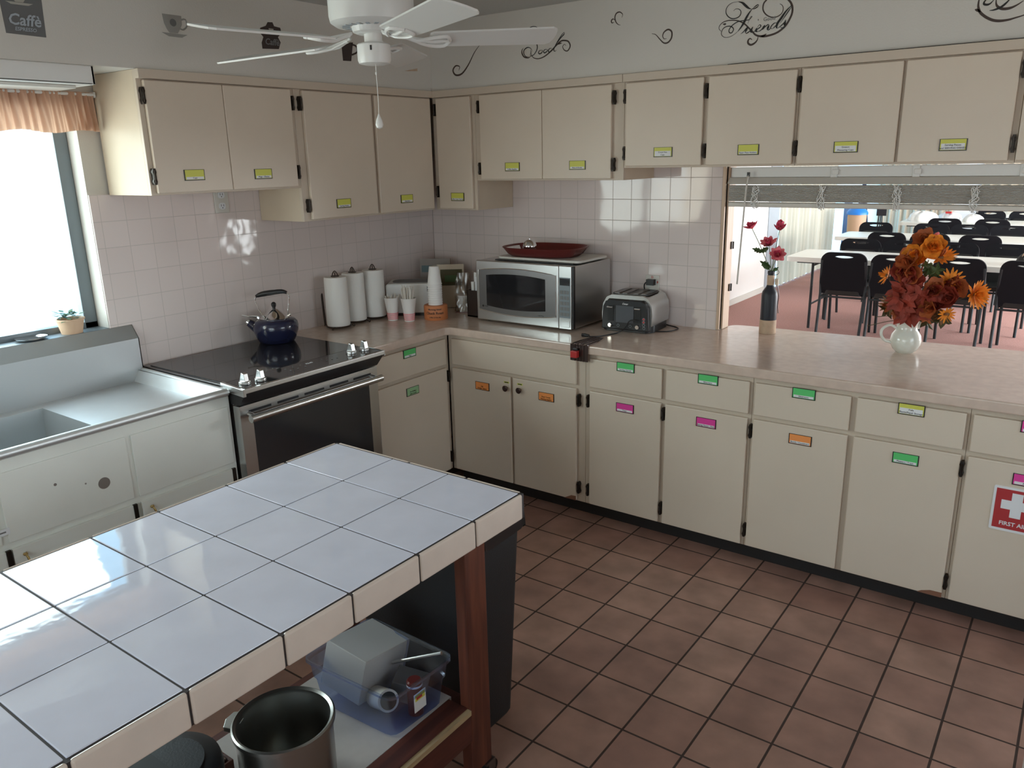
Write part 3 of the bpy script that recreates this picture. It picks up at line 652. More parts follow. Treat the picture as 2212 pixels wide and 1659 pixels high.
STROKES = """{"friends_black":[[0.004,[[2.007,2.334],[2.014,2.34],[2.026,2.34],[2.037,2.333],[2.039,2.321],[2.032,2.31],[2.016,2.305],[1.999,2.307],[1.984,2.317],[1.975,2.332],[1.977,2.349],[1.988,2.361],[2.006,2.367],[2.027,2.367]]],[0.004,[[2.113,2.344],[2.108,2.346],[2.098,2.341],[2.085,2.332]]],[0.004,[[2.081,2.333],[2.095,2.333],[2.107,2.338],[2.113,2.344]]],[0.004,[[2.031,2.255],[2.015,2.244],[1.997,2.237],[1.978,2.236],[1.964,2.243],[1.959,2.254],[1.964,2.269],[1.976,2.277],[1.993,2.278],[2.005,2.273],[2.011,2.264],[2.006,2.253],[1.998,2.251],[1.992,2.257],[1.993,2.266],[2.003,2.278],[2.017,2.287],[2.033,2.292],[2.053,2.293],[2.071,2.293],[2.077,2.295],[2.085,2.302],[2.087,2.305],[2.081,2.304],[2.076,2.292],[2.07,2.279]]],[0.004,[[2.043,2.243],[2.054,2.25],[2.065,2.262],[2.073,2.269]]],[0.004,[[2.062,2.246],[2.068,2.243],[2.08,2.25],[2.093,2.265]]],[0.004,[[2.089,2.243],[2.099,2.246],[2.108,2.252],[2.124,2.261],[2.125,2.268],[2.119,2.269],[2.11,2.259]]],[0.004,[[2.113,2.244],[2.124,2.247],[2.134,2.255],[2.143,2.267]]],[0.004,[[2.133,2.25],[2.143,2.259],[2.155,2.267],[2.16,2.265]]],[0.004,[[2.153,2.247],[2.16,2.247],[2.169,2.255]]],[0.004,[[2.192,2.269],[2.182,2.27],[2.171,2.262],[2.167,2.253],[2.174,2.249]]],[0.004,[[2.174,2.249],[2.185,2.257],[2.194,2.268]]],[0.004,[[2.195,2.249],[2.206,2.255],[2.219,2.266],[2.226,2.277]]],[0.004,[[2.225,2.254],[2.218,2.248],[2.205,2.251]]],[0.004,[[2.247,2.324],[2.231,2.303],[2.205,2.267]]]],"friends_thick":[[0.009,[[2.027,2.367],[2.043,2.361],[2.056,2.35],[2.069,2.339],[2.081,2.333]]],[0.009,[[2.085,2.332],[2.074,2.319],[2.063,2.302],[2.054,2.285],[2.044,2.27],[2.031,2.255]]],[0.009,[[2.073,2.269],[2.066,2.257],[2.062,2.246]]],[0.009,[[2.093,2.265],[2.086,2.251],[2.089,2.243]]],[0.009,[[2.11,2.259],[2.107,2.249],[2.113,2.244]]],[0.009,[[2.143,2.267],[2.138,2.258],[2.133,2.25]]],[0.009,[[2.16,2.265],[2.156,2.255],[2.153,2.247]]],[0.009,[[2.247,2.329],[2.225,2.309],[2.208,2.286],[2.194,2.268],[2.191,2.253],[2.195,2.249]]],[0.009,[[2.226,2.277],[2.223,2.262],[2.225,2.254]]],[0.009,[[2.113,2.289],[2.115,2.289]]]],"friends_brown":[[0.008,[[1.957,2.262],[1.948,2.272],[1.949,2.283],[1.962,2.295],[1.983,2.3],[2.008,2.299],[2.033,2.293],[2.058,2.279],[2.075,2.263],[2.09,2.249],[2.105,2.234],[2.122,2.227],[2.142,2.224],[2.165,2.226],[2.188,2.231],[2.207,2.24],[2.225,2.254],[2.239,2.274],[2.249,2.298],[2.249,2.32],[2.242,2.337],[2.232,2.349],[2.218,2.361],[2.198,2.372],[2.175,2.377],[2.154,2.371],[2.143,2.36],[2.132,2.347],[2.131,2.325],[2.144,2.306],[2.165,2.294],[2.188,2.292],[2.207,2.302],[2.213,2.319],[2.208,2.332],[2.198,2.339]]],[0.008,[[2.117,2.229],[2.115,2.215],[2.105,2.203],[2.089,2.197],[2.077,2.204],[2.076,2.215],[2.084,2.222],[2.092,2.216]]],[0.008,[[2.126,2.227],[2.14,2.227],[2.151,2.233]]],[0.008,[[1.963,2.289],[1.973,2.288],[1.977,2.291]]]],"good_black":[[0.005,[[1.048,2.358],[1.033,2.37],[1.014,2.379],[0.989,2.379],[0.974,2.367],[0.979,2.344],[1.008,2.322],[1.022,2.302],[1.025,2.279],[1.007,2.255],[0.987,2.249],[0.985,2.26],[0.995,2.271]]],[0.005,[[0.995,2.271],[0.985,2.285],[0.965,2.289],[0.947,2.279],[0.945,2.264],[0.957,2.249],[0.977,2.246]]],[0.005,[[1.054,2.269],[1.039,2.269],[1.032,2.26],[1.039,2.254],[1.051,2.258],[1.056,2.267],[1.051,2.27]]],[0.005,[[1.083,2.27],[1.07,2.271],[1.062,2.263],[1.067,2.256],[1.079,2.26],[1.085,2.267],[1.081,2.271]]],[0.005,[[1.112,2.273],[1.098,2.273],[1.089,2.264],[1.095,2.257],[1.107,2.263],[1.124,2.278]]],[0.005,[[1.181,2.337],[1.172,2.332],[1.153,2.312],[1.134,2.288],[1.121,2.267],[1.126,2.258],[1.136,2.262]]],[0.005,[[1.181,2.337],[1.179,2.328],[1.162,2.315],[1.143,2.295]]]],"good_brown":[[0.007,[[0.943,2.289],[0.934,2.28],[0.934,2.265],[0.947,2.248],[0.972,2.242],[0.989,2.25]]],[0.007,[[0.985,2.279],[0.988,2.26],[1.002,2.24],[1.031,2.233],[1.066,2.24],[1.105,2.261],[1.134,2.283],[1.162,2.3],[1.186,2.3],[1.204,2.293],[1.213,2.273],[1.199,2.254],[1.181,2.258],[1.171,2.274],[1.181,2.284],[1.19,2.277]]],[0.007,[[1.138,2.286],[1.153,2.29],[1.167,2.291]]]],"small_a":[[0.006,[[1.486,2.367],[1.49,2.38],[1.475,2.391],[1.458,2.387],[1.451,2.371],[1.456,2.353],[1.467,2.341],[1.48,2.336]]],[0.006,[[1.452,2.36],[1.441,2.366],[1.433,2.359],[1.437,2.35],[1.448,2.352]]]],"small_b":[[0.007,[[1.637,2.285],[1.656,2.279],[1.677,2.258],[1.697,2.241],[1.717,2.242],[1.732,2.259],[1.732,2.283],[1.715,2.294],[1.696,2.285],[1.69,2.27],[1.697,2.258],[1.709,2.258]]]],"small_c":[[0.009,[[0.671,2.329],[0.634,2.295],[0.591,2.239],[0.547,2.201],[0.505,2.197],[0.487,2.221],[0.507,2.242],[0.533,2.236],[0.527,2.218]]]],"right_brown":[[0.009,[[2.905,2.278],[2.902,2.269],[2.901,2.259],[2.902,2.245],[2.909,2.228],[2.922,2.215],[2.936,2.205],[2.954,2.196],[2.975,2.192],[3.0,2.193],[3.019,2.197],[3.044,2.203],[3.066,2.213]]],[0.009,[[2.892,2.238],[2.9,2.235],[2.911,2.227]]],[0.009,[[2.954,2.266],[2.956,2.248],[2.964,2.237],[2.978,2.23],[2.999,2.23],[3.018,2.237],[3.037,2.249]]]],"right_black":[[0.007,[[2.928,2.27],[2.919,2.26],[2.919,2.252],[2.929,2.249],[2.938,2.252],[2.947,2.262]]],[0.007,[[2.938,2.229],[2.953,2.23],[2.973,2.237],[2.988,2.25],[2.997,2.261]]]],"good_small":[[2.134,2.28],[2.184,2.28],[2.133,2.292]],"sign":[[-2.447,2.347],[-2.31,2.355],[-2.316,2.204],[-2.443,2.206]],"cup":[[-1.868,2.328],[-1.773,2.331],[-1.764,2.302],[-1.786,2.274],[-1.763,2.268],[-1.797,2.255],[-1.852,2.253],[-1.885,2.266]],"badge":[[-1.416,2.33],[-1.386,2.341],[-1.374,2.357],[-1.349,2.359],[-1.342,2.344],[-1.31,2.341],[-1.305,2.319],[-1.327,2.302],[-1.315,2.281],[-1.328,2.253],[-1.415,2.247],[-1.416,2.271],[-1.404,2.295],[-1.421,2.311]],"pitcher":[[-0.958,2.314],[-0.884,2.321],[-0.904,2.236],[-0.955,2.234]],"bit":[[-0.536,2.217],[-0.436,2.236],[-0.437,2.222],[-0.512,2.217]]}"""
# ================================================================ WINDOW DRESSING, LIGHT BOX
t = thing('light_box', 'white box pelmet with a lamp tray hanging under the soffit above the window', 'light fixture', (.16, -3.1, 2.126))
b = B().mat('white'); b.box(.295, .305, -4.2, -2.155, 2.062, 2.126); b.box(.02, .305, -2.165, -2.155, 2.062, 2.126); b.box(.02, .305, -4.2, -2.165, 2.062, 2.068); b.done('housing', t, bevel=.002)
b = B().mat('slat'); b.box(.10, .25, -4.1, -2.2, 2.05, 2.062); b.done('lamp_tray', t, bevel=.003)
def vf(u, v):
    y = -4.15 + 2.12 * u; w = 2 * PI * u
    x = .032 + .010 * math.sin(w * 57 + 2.3 * math.sin(w * 7) + .6 * v) * (.5 + .5 * v) + .006 * math.sin(w * 23 + 1.5 * v) + .004 * math.sin(w * 131 - 3 * v)
    return (x, y, 2.058 - v * (.150 + .006 * math.sin(w * 9)))
b = B().mat('valance'); b.grid(vf, 900, 10)
cv = tag(b.done('window_valance', smooth=True, autos=False), 'gathered peach cloth valance across the top of the kitchen window', 'curtain')
b = B().mat('fanwhite'); b.tube([(.028, -4.16, 2.05), (.028, -2.02, 2.05)], .006, 8); b.box(0, .03, -2.026, -2.018, 2.04, 2.06); b.done('rod', cv, smooth=True)
# pot and dish on the sill
t = thing('plant_pot', 'small peach plastic pot with a green leafy bag on the window sill', 'pot', (-.048, -2.232, 1.108))
b = local(t); b.mat('tan').lathe((0, 0, 0), [(.040, 0), (.052, .055), (.056, .056), (.056, .062), (.048, .062), (.040, .01)], 28); put(b, 'pot', t, smooth=True)
b = local(t); b.mat('leaf'); random.seed(3)
for k in range(60):
    a = random.uniform(0, 2 * PI); r = random.uniform(.0, .045); z = random.uniform(.058, .088); L = random.uniform(.02, .035); a2 = a + random.uniform(-.8, .8)
    p = Vector((r * math.cos(a), r * math.sin(a) * .8, z)); d = Vector((math.cos(a2), math.sin(a2), random.uniform(-.3, .5))) * L; n_ = Vector((-d.y, d.x, 0)).normalized() * .010
    b.face([b.V(p), b.V(p + d * .5 + n_), b.V(p + d), b.V(p + d * .5 - n_)])
put(b, 'foliage', t)
b = B().mat('chrome'); b.lathe((-.048, -2.392, 1.108), [(.030, 0), (.046, .006), (.050, .012), (.044, .010), (.028, .004)], 30, sy=1.2, capt=True); tag(b.done('sink_strainer_dish', smooth=True), 'small round metal dish lying on the window sill beside the peach pot', 'dish')

# blind in the serving opening
t = thing('window_blind', 'raised white slatted blind hanging in the serving opening', 'blind', (2.9, .05, 1.72)); X0, X1 = 1.894, 3.98
b = B().mat('white').box(X0, X1, .03, .075, 1.658, 1.704); b.done('headrail', t, bevel=.002)
b = B().mat('slat').box(X0 - .002, X1, .020, .070, 1.626, 1.657); b.prism([(-.006, 1.630), (.020, 1.654), (.020, 1.657), (-.010, 1.630)], X0 - .002, X1, 'x'); b.done('valance_strip', t, bevel=.002)
b = B().mat('slat')
for k in range(13):
    z = 1.6195 - k * .0058; b.prism([(.008, z), (.034, z + .003), (.060, z), (.060, z - .0022), (.034, z + .0008), (.008, z - .0022)], X0, X1, 'x')
b.done('slat_stack', t)
b = B().mat('slat').box(X0, X1, .006, .062, 1.522, 1.543); b.done('bottom_rail', t, bevel=.004)
for x in (2.369, 2.702, 3.088, 3.45):
    b = B().mat('white'); b.box(x - .014, x + .014, .024, .030, 1.655, 1.705); b.box(x - .008, x + .020, .020, .026, 1.668, 1.690); b.done('clip', t, bevel=.002)
random.seed(5)
for x in (2.027, 2.328, 2.64, 2.933, 3.3):
    b = B().mat('white')
    for k in range(7):
        p = [(x + random.uniform(-.018, .018), random.uniform(-.008, .008), 1.618 - .1 * j / 5 + random.uniform(-.006, .006)) for j in range(6)]; b.tube(smooth_line(p, 2), .0022, 5)
    b.done('ladder_cord', t)
b = B().mat('slat'); b.tube([(1.990, .0, 1.668), (1.986, -.01, 1.60), (1.957, .02, 1.15)], .0045, 6); b.mat('black').box(1.984, 1.996, -.004, .004, 1.662, 1.682); b.done('tilt_wand', t, smooth=True)

# ================================================================ WALL DECALS
import json
ST = json.loads(STROKES)
def ribbon(b, w, pts, off):
    P = smooth_line([Vector((p[0], 0, p[1])) for p in pts], 4); N = len(P); L = []; R = []
    for i, p in enumerate(P):
        d = (P[min(i + 1, N - 1)] - P[max(i - 1, 0)]).normalized(); n_ = Vector((-d.z, 0, d.x))
        k = min(1, .25 + 2.2 * min(i, N - 1 - i) / N); h = w * .5 * k
        L.append(p + n_ * h); R.append(p - n_ * h)
    y = -.3302 - off
    lv = [b.V((q.x, y, q.z)) for q in L]; rv = [b.V((q.x, y, q.z)) for q in R]
    for i in range(N - 1): b.face([lv[i], lv[i + 1], rv[i + 1], rv[i]])
def decal(label, parts, base, extra=None):
    b = B()
    for i, (key, m) in enumerate(parts):
        b.mat(m)
        for (w, pts) in ST[key]: ribbon(b, w, pts, .0004 + .0005 * i)
    if extra: extra(b)
    return tag(b.done('wall_decal'), label, 'wall decal')
def small_good(b): b.mat('greyink'); b.add_mesh(text_mesh('Good', .021), frame_T((2.159, -.3312, 2.288), (1, 0, .02), (-.02, 0, 1)))
decal('black script decal reading Friends with brown swirls on the soffit', [('friends_brown', 'brownink'), ('friends_black', 'ink'), ('friends_thick', 'ink')], None, small_good)
decal('black script decal reading Good with brown swirls, right of the fan', [('good_brown', 'brownink'), ('good_black', 'ink')], None)
decal('small dark curl decal on the soffit, upper one between Good and Friends', [('small_a', 'brownink')], None)
decal('small dark curl decal on the soffit, lower one between Good and Friends', [('small_b', 'brownink')], None)
decal('long dark curl decal on the soffit beside the fan blade tip', [('small_c', 'brownink')], None)
decal('dark swirl decal at the top right corner of the photo', [('right_brown', 'brownink'), ('right_black', 'ink')], None)
def ldecal(label, polys, texts=()):
    b = B()
    for i, (m, poly) in enumerate(polys): b.mat(m); b.prism(poly, .3301, .3312 + i * .0006, 'x')
    for (m, s_, y, z, sz) in texts: b.mat(m); b.add_mesh(text_mesh(s_, sz, True, shear=.2), frame_T((.3332, y, z), (0, 1, 0), (0, 0, 1)))
    return tag(b.done('wall_decal'), label, 'wall decal')
def cup(y, z, s):
    return [(y - .5 * s, z + .42 * s), (y + .5 * s, z + .42 * s), (y + .42 * s, z + .1 * s), (y + .2 * s, z - .18 * s), (y - .2 * s, z - .18 * s), (y - .42 * s, z + .1 * s)]
def saucer(y, z, s): return [(y - .7 * s, z - .2 * s), (y + .7 * s, z - .2 * s), (y + .45 * s, z - .32 * s), (y - .45 * s, z - .32 * s)]
ldecal('grey square sign decal lettered Caffe, at the top left corner of the photo', [('decalgrey', ST['sign']), ('decalpale', cup(-2.385, 2.318, .062)), ('decalpale', saucer(-2.385, 2.318, .062))], [('greypaint', 'Caffè', -2.380, 2.250, .050), ('greypaint', 'ESPRESSO', -2.380, 2.222, .016)])
b = B().mat('rimpale'); b.prism([(-1.868, 2.333), (-1.788, 2.333), (-1.790, 2.300), (-1.806, 2.275), (-1.812, 2.268), (-1.846, 2.268), (-1.855, 2.280), (-1.864, 2.300)], .3301, .3325, 'x'); b.prism([(-1.878, 2.266), (-1.770, 2.266), (-1.795, 2.254), (-1.850, 2.254)], .3301, .3325, 'x')
b.tube(smooth_line([(.332, -1.792, 2.318), (.332, -1.772, 2.322), (.332, -1.768, 2.300), (.332, -1.785, 2.284), (.332, -1.80, 2.286)], 3), .003, 6); b.mat('decalgrey'); b.prism([(-1.827 + .014 * math.cos(a * PI / 6), 2.305 + .014 * math.sin(a * PI / 6)) for a in range(12)], .3326, .3332, 'x')
tag(b.done('wall_decal'), 'pale grey coffee cup and saucer decal behind the fan blade tip', 'wall decal')
ldecal('dark ornate badge decal lettered Caffe with a small cup', [('decaldark', ST['badge']), ('decalpale', cup(-1.360, 2.322, .026)), ('decalpale', saucer(-1.360, 2.322, .026))], [('greyink', 'Caffè', -1.363, 2.277, .036)])
b = B().mat('decaldark'); b.prism(ST['pitcher'], .3301, .332, 'x'); b.prism([(-.925, 2.32), (-.905, 2.325), (-.905, 2.335), (-.92, 2.335)], .3301, .332, 'x'); b.tube(smooth_line([(.332, -.895, 2.312), (.332, -.865, 2.305), (.332, -.862, 2.28), (.332, -.895, 2.265)], 3), .004, 6)
tag(b.done('wall_decal'), 'dark brown coffee press decal on the left soffit beside the fan', 'wall decal')
b = B().mat('burlap'); b.prism(ST['bit'], .3301, .332, 'x'); tag(b.done('wall_decal'), 'small brown decal behind the lowest fan blade near the corner', 'wall decal')

# ================================================================ THINGS ON THE LEFT COUNTER
RZ = math.radians(36)
# kettle
t = thing('kettle', 'cobalt blue enamel kettle with steel lid on the stove', 'kettle', (.155, -1.365, .925), RZ)
b = local(t); b.mat('blue').lathe((0, 0, 0), [(.076, 0), (.084, .004), (.097, .03), (.106, .056), (.108, .078), (.105, .097), (.094, .110), (.077, .117), (.06, .120)], 40); bd = put(b, 'body', t, smooth=True)
b = local(t); b.mat('chrome'); b.lathe((0, 0, 0), [(.074, .117), (.076, .121), (.070, .124), (.058, .130), (.038, .145), (.020, .160), (.008, .166)], 36, capb=False, capt=True); put(b, 'lid', t, smooth=True)
b = local(t); b.mat('black'); b.lathe((0, 0, 0), [(.006, .164), (.008, .170), (.012, .180), (.0115, .190), (.005, .196)], 16, capt=True); put(b, 'lid_knob', t, smooth=True)
b = local(t); b.mat('blue'); b.tube([(-.070, 0, .056), (-.105, 0, .078), (-.132, 0, .098)], [.036, .024, .018], 18); b.mat('chrome'); b.tube([(-.130, 0, .0965), (-.138, 0, .102)], [.0195, .0195], 18); b.mat('ink').cyl((-.1382, 0, .1022), (-.1387, 0, .1026), .016); put(b, 'spout', t, smooth=True)
b = local(t); b.mat('chrome'); b.tube([(-.080, 0, .125), (-.110, 0, .128), (-.130, 0, .126)], .005, 8); b.tube([(-.130, 0, .127), (-.160, 0, .134)], [.003, .004], 8); b.tube([(-.075, 0, .112), (-.085, 0, .122)], .008, 8); put(b, 'whistle_lever', t, smooth=True)
b = local(t); b.mat('chrome'); b.tube(smooth_line([(-.058, 0, .125), (-.078, 0, .165), (-.088, 0, .200), (-.080, 0, .224), (-.05, 0, .238), (0, 0, .244), (.05, 0, .246), (.070, 0, .238), (.078, 0, .215), (.070, 0, .17), (.064, 0, .125)], 4), .0035, 8)
b.tube([(.060, 0, .122), (.078, 0, .134)], .006, 8); hd = put(b, 'handle', t, smooth=True)
b = local(t); b.mat('black'); b.tube(smooth_line([(-.082, 0, .226), (-.05, 0, .236), (0, 0, .243), (.045, 0, .247), (.070, 0, .241)], 4), [.007, .009, .011, .012, .013, .0135, .0135, .0135, .013, .012, .012, .0115, .011, .010, .009, .008, .007][:17], 12); g_ = b.done('grip'); g_.parent = hd; g_.location = (0, 0, 0)
for p in g_.data.polygons: p.use_smooth = True

# paper towels
def towel(x, y, rz, h, label):
    t = thing('paper_towel_holder', label, 'paper towel holder', (x, y, .915), rz, 'paper towel stands beside the stove')
    b = local(t); b.mat('iron'); b.tube([(.066 * math.cos(a * PI / 12), .066 * math.sin(a * PI / 12), .012) for a in range(25)], .003, 6)
    for a in (0.3, 2.4, 4.5):
        b.tube(smooth_line([(.02 * math.cos(a), .02 * math.sin(a), .013), (.066 * math.cos(a), .066 * math.sin(a), .012), (.078 * math.cos(a), .078 * math.sin(a), .004), (.084 * math.cos(a), .084 * math.sin(a), .008), (.080 * math.cos(a), .080 * math.sin(a), .014)], 3), .003, 6)
    b.cyl((0, 0, .010), (0, 0, h + .035), .003, n=8); put(b, 'stand', t, smooth=True)
    b = local(t); b.mat('iron'); b.tube(smooth_line([(-.014, 0, h + .012), (-.012, 0, h + .028), (0, 0, h + .042), (.012, 0, h + .028), (.014, 0, h + .012)], 3), .0028, 8); b.lathe((0, 0, 0), [(.022, h + .014), (.022, h + .018)], 20, capt=True); put(b, 'finial_loop', t, smooth=True)
    b = local(t); b.mat('iron'); b.tube(smooth_line([(-.072, -.012, .012), (-.076, -.012, .10), (-.078, -.011, .17), (-.077, 0, .185), (-.078, .011, .17), (-.076, .012, .10), (-.072, .012, .012)], 4), .003, 8); put(b, 'tension_arm', t, smooth=True)
    b = local(t); b.mat('paper'); b.lathe((0, 0, 0), [(.019, .016), (.060, .016), (.0615, .02), (.0605, .14), (.060, h), (.058, h + .012), (.019, h + .012), (.019, .016)], 40, capb=False)
    b.mat('burlap').lathe((0, 0, 0), [(.0188, .016), (.0188, h + .0125)], 20, capb=False); put(b, 'paper_roll', t, smooth=True); return t
towel(.135, -.945, RZ, .262, 'paper towel roll on a wire stand, nearest the stove')
towel(.100, -.790, RZ - .5, .262, 'paper towel roll on a wire stand, middle of the three')
towel(.112, -.650, RZ - .3, .262, 'paper towel roll on a wire stand, nearest the corner')
# cups
def papercup(x, y, label, n, pattern, tall):
    t = thing('paper_cup', label, 'cup', (x, y, .915), RZ, 'printed paper cups of stirrers')
    b = local(t); b.mat('foam').lathe((0, 0, 0), [(.024, 0), (.0265, .035), (.037, .110), (.0385, .112), (.036, .112), (.025, .03)], 28); c_ = put(b, 'cup', t, smooth=True)
    b = local(t); b.mat('fpink2')
    for k in range(5):
        z = .006 + k * .007; r0 = .0243 + .0115 * (z / .11) + .0006; b.lathe((0, 0, 0), [(r0, z), (r0 + .0004, z + .0038)], 28, capb=False)
    o = b.done('printed_bands'); o.parent = c_; o.location = (0, 0, 0)
    b = local(t); b.mat('straw')
    for k in range(n):
        a = random.uniform(0, 2 * PI); r = random.uniform(.004, .016); r2 = r + random.uniform(.010, .026); h = tall + random.uniform(-.012, .012)
        b.tube([(r * math.cos(a), r * math.sin(a), .012), (r2 * math.cos(a), r2 * math.sin(a), h)], .003, 6)
    o = put(b, 'stirrers', t); o['kind'] = 'stuff'; t.scale = (1.14, 1.14, 1.14); return t
papercup(.238, -.640, 'pink-printed paper cup with a few white plastic utensils, beside the third towel roll', 6, 0, .125)
papercup(.338, -.612, 'pink-banded paper cup packed full of white stir sticks', 34, 1, .162)
# orange tub with foam cups
t = thing('round_tub', 'orange round tub with dark lettering under the foam cups', 'tub', (.427, -.49, .915), RZ)
b = local(t); b.mat('orange').lathe((0, 0, 0), [(.064, 0), (.066, .003), (.066, .076), (.063, .080), (.050, .081)], 40, capt=True); tb = put(b, 'tub', t, smooth=True)
b = local(t); b.mat('brownink')
def wrap(txt, size, z, R):
    me = text_mesh(txt, size, True)
    for v in me.vertices:
        a = v.co.x / R; v.co = Vector((R * math.sin(a), -R * math.cos(a) - v.co.z, z + v.co.y))
    return me
for s_, sz, z in (('Morning blend', .013, .062), ('Chuck Roast', .020, .041), ('coffee of the day', .010, .018)): b.add_mesh(wrap(s_, sz, z, .0668), Matrix.Identity(4))
o = b.done('lettering'); o.parent = tb; o.location = (0, 0, 0)
t = thing('foam_cup_stack', 'upside-down stack of white foam cups on the orange tub', 'cups', (.427, -.49, .9955), RZ)
cupm = None
for k in range(10):
    if cupm is None:
        b = local(t); b.mat('foam').lathe((0, 0, 0), [(.040, 0), (.041, .004), (.0385, .008), (.0375, .02), (.027, .098), (.025, .100)], 28, capb=False, capt=True); cupm = put(b, 'foam_cup', t, smooth=True)
    else:
        o = cupm.copy(); SC.collection.objects.link(o); o.parent = t; o.location = (0, 0, .0125 * k)
# white dispenser box
t = thing('counter_box', 'white plastic counter box with a dark hollow top in the corner', 'box', (.205, -.42, .915), RZ)
b = local(t); b.mat('black').box(-.12, .12, -.085, .085, 0, .018); put(b, 'foot_plate', t)
b = local(t); b.mat('white'); hh = .185
b.prism([(-.148, .018), (.148, .018), (.150, hh - .01), (.140, hh), (-.140, hh), (-.150, hh - .01)], -.10, .10, 'y'); put(b, 'housing', t, bevel=.008)
b = local(t); b.mat('greyink'); b.add_mesh(plate([rrect(.24, .13, .05)], .004), Matrix.Translation((0, .0, hh + .001))); b.box(.085, .149, -.1015, -.095, hh - .045, hh - .015); put(b, 'top_tray', t)
# cook books behind
t = B(); t.mat(MT('taupe_cover', (.30, .27, .25), .7)).box(-.10, .085, -.012, .012, 0, .28, frame_T((.155, -.165, .917), (.84, .54, 0), (-.54, .84, 0)) @ Matrix.Rotation(-.10, 4, 'X')); t.mat(MT('dull_teal_print', (.10, .16, .18), .6)).box(-.09, .07, -.0135, -.0125, .20, .24, frame_T((.155, -.165, .917), (.84, .54, 0), (-.54, .84, 0)) @ Matrix.Rotation(-.10, 4, 'X'))
tag(t.done('cook_book', bevel=.002), 'tall taupe cook book with a dull blue picture leaning in the corner', 'book')
T = frame_T((.275, -.185, .917), (.81, .59, 0), (-.59, .81, 0)) @ Matrix.Rotation(-.12, 4, 'X')
t = B(); t.mat('cabside').box(-.075, .085, -.008, .008, 0, .255, T); t.mat('leafdk').box(-.055, .075, -.0095, -.0085, .13, .225, T); t.mat('leaf').box(-.03, .04, -.0105, -.009, .15, .19, T)
tag(t.done('picture_card', bevel=.002), 'tan card with a dark green plant picture leaning behind the foam cups', 'card')
# bag of coffee filters
t = thing('filter_bag', 'crumpled clear bag of coffee filters between the box and the microwave', 'bag', (.435, -.25, .915), RZ)
def fb(u, v):
    a = 2 * PI * u; r = .050 + .006 * math.sin(a * 5 + v * 6) + .004 * math.sin(a * 9 - v * 11); return (r * math.cos(a) * (1 - .35 * v * v), r * .75 * math.sin(a) * (1 - .45 * v * v), .004 + v * .225)
b = local(t); b.mat('bagclear').grid(fb, 40, 16); put(b, 'bag', t, smooth=True)
b = local(t); b.mat('paper').lathe((0, 0, 0), [(.030, .004), (.040, .09), (.042, .10), (.03, .10)], 22, capt=True); b.mat('tray').box(-.05, .05, -.03, .03, .0, .004); put(b, 'filters', t)
# utensil rack beside the microwave
t = thing('utensil_caddy', 'dark slim caddy of packets squeezed against the left side of the microwave', 'caddy', (.590, -.30, .915))
b = local(t); b.mat('iron').box(-.05, .04, -.05, .07, .0, .008); b.box(-.05, -.046, -.05, .07, 0, .15); b.box(-.05, .04, -.05, -.046, 0, .15); b.box(.036, .04, -.05, .07, 0, .15); put(b, 'frame', t)
b = local(t)
for k in range(9):
    b.mat(random.choice(['white', 'card', 'bronzeplate', 'paper'])); x = -.040 + random.uniform(0, .06); y = -.035 + k * .011; h = random.uniform(.17, .25); b.box(x, x + .018, y, y + .006, .01, h)
put(b, 'packets', t)

# ---------------------------------------------------------------- microwave
t = thing('microwave', 'stainless steel microwave oven with an arched window trim on the counter', 'microwave', (.97, -.24, .915))
MX0, MX1, MYF, MYB, MZ0, MZ1 = .668, 1.283, -.420, -.035, .928, 1.247
b = B().mat('steel'); b.box(MX0 + .004, MX1 - .004, MYF + .022, MYB, MZ0, MZ1 - .001); b.done('casing', t, bevel=.004)
b = B().mat('steel'); b.box(MX0, 1.196, MYF, MYF + .021, MZ0 - .002, MZ1); d_ = b.done('door', t, bevel=.004)
def arch(x0, x1, z0, z1, s, n=14):
    return [(x0 + (x1 - x0) * k / n, z0 - s * 4 * (k / n) * (1 - k / n)) for k in range(n + 1)] + [(x1 - (x1 - x0) * k / n, z1 + s * 4 * (k / n) * (1 - k / n)) for k in range(n + 1)]
b = B().mat('dsteel'); b.prism(arch(.688, 1.180, .985, 1.195, .018), MYF - .0022, MYF + .001, 'y'); b.mat('alu'); b.done('door_trim', d_, bevel=.001)
b = B().mat('chrome'); b.tube([(x, MYF - .002, z) for x, z in arch(.686, 1.182, .983, 1.197, .018)] + [(.686, MYF - .002, .983)], .0018, 6); b.done('trim_line', d_)
b = B().mat('blackglass'); b.prism(arch(.738, 1.118, 1.008, 1.172, .012), MYF - .0032, MYF - .0021, 'y'); b.done('window', d_)
b = B().mat('ink'); b.cyl((.712, MYF - .0028, 1.003), (.712, MYF - .0022, 1.003), .006, n=14); b.add_mesh(text_mesh('Profile', .009), frame_T((.735, MYF - .0026, 1.003), (1, 0, 0), (0, 0, 1))); b.add_mesh(text_mesh('1100 Watts', .008), frame_T((1.09, MYF - .0026, .982), (1, 0, 0), (0, 0, 1))); b.done('lettering', d_)
b = B().mat('steel'); b.box(1.198, 1.272, MYF, MYF + .021, MZ0 - .002, MZ1); b.mat('black').box(1.2725, MX1, MYF + .004, MYF + .024, MZ0, MZ1 - .001); cp = b.done('control_panel', t, bevel=.003)
b = B().mat('alu').box(1.203, 1.267, MYF - .0015, MYF + .001, .985, 1.19); b.mat('blackglass').box(1.206, 1.264, MYF - .0028, MYF, 1.150, 1.185); b.mat('greyink')
for i in range(5):
    for j in range(3): b.box(1.208 + j * .019, 1.223 + j * .019, MYF - .0024, MYF, .995 + i * .028, 1.012 + i * .028)
b.done('keypad', cp)
b = B().mat('steel').box(1.206, 1.264, MYF - .003, MYF + .002, .938, .972); b.done('open_button', cp, bevel=.002)
b = B().mat('black')
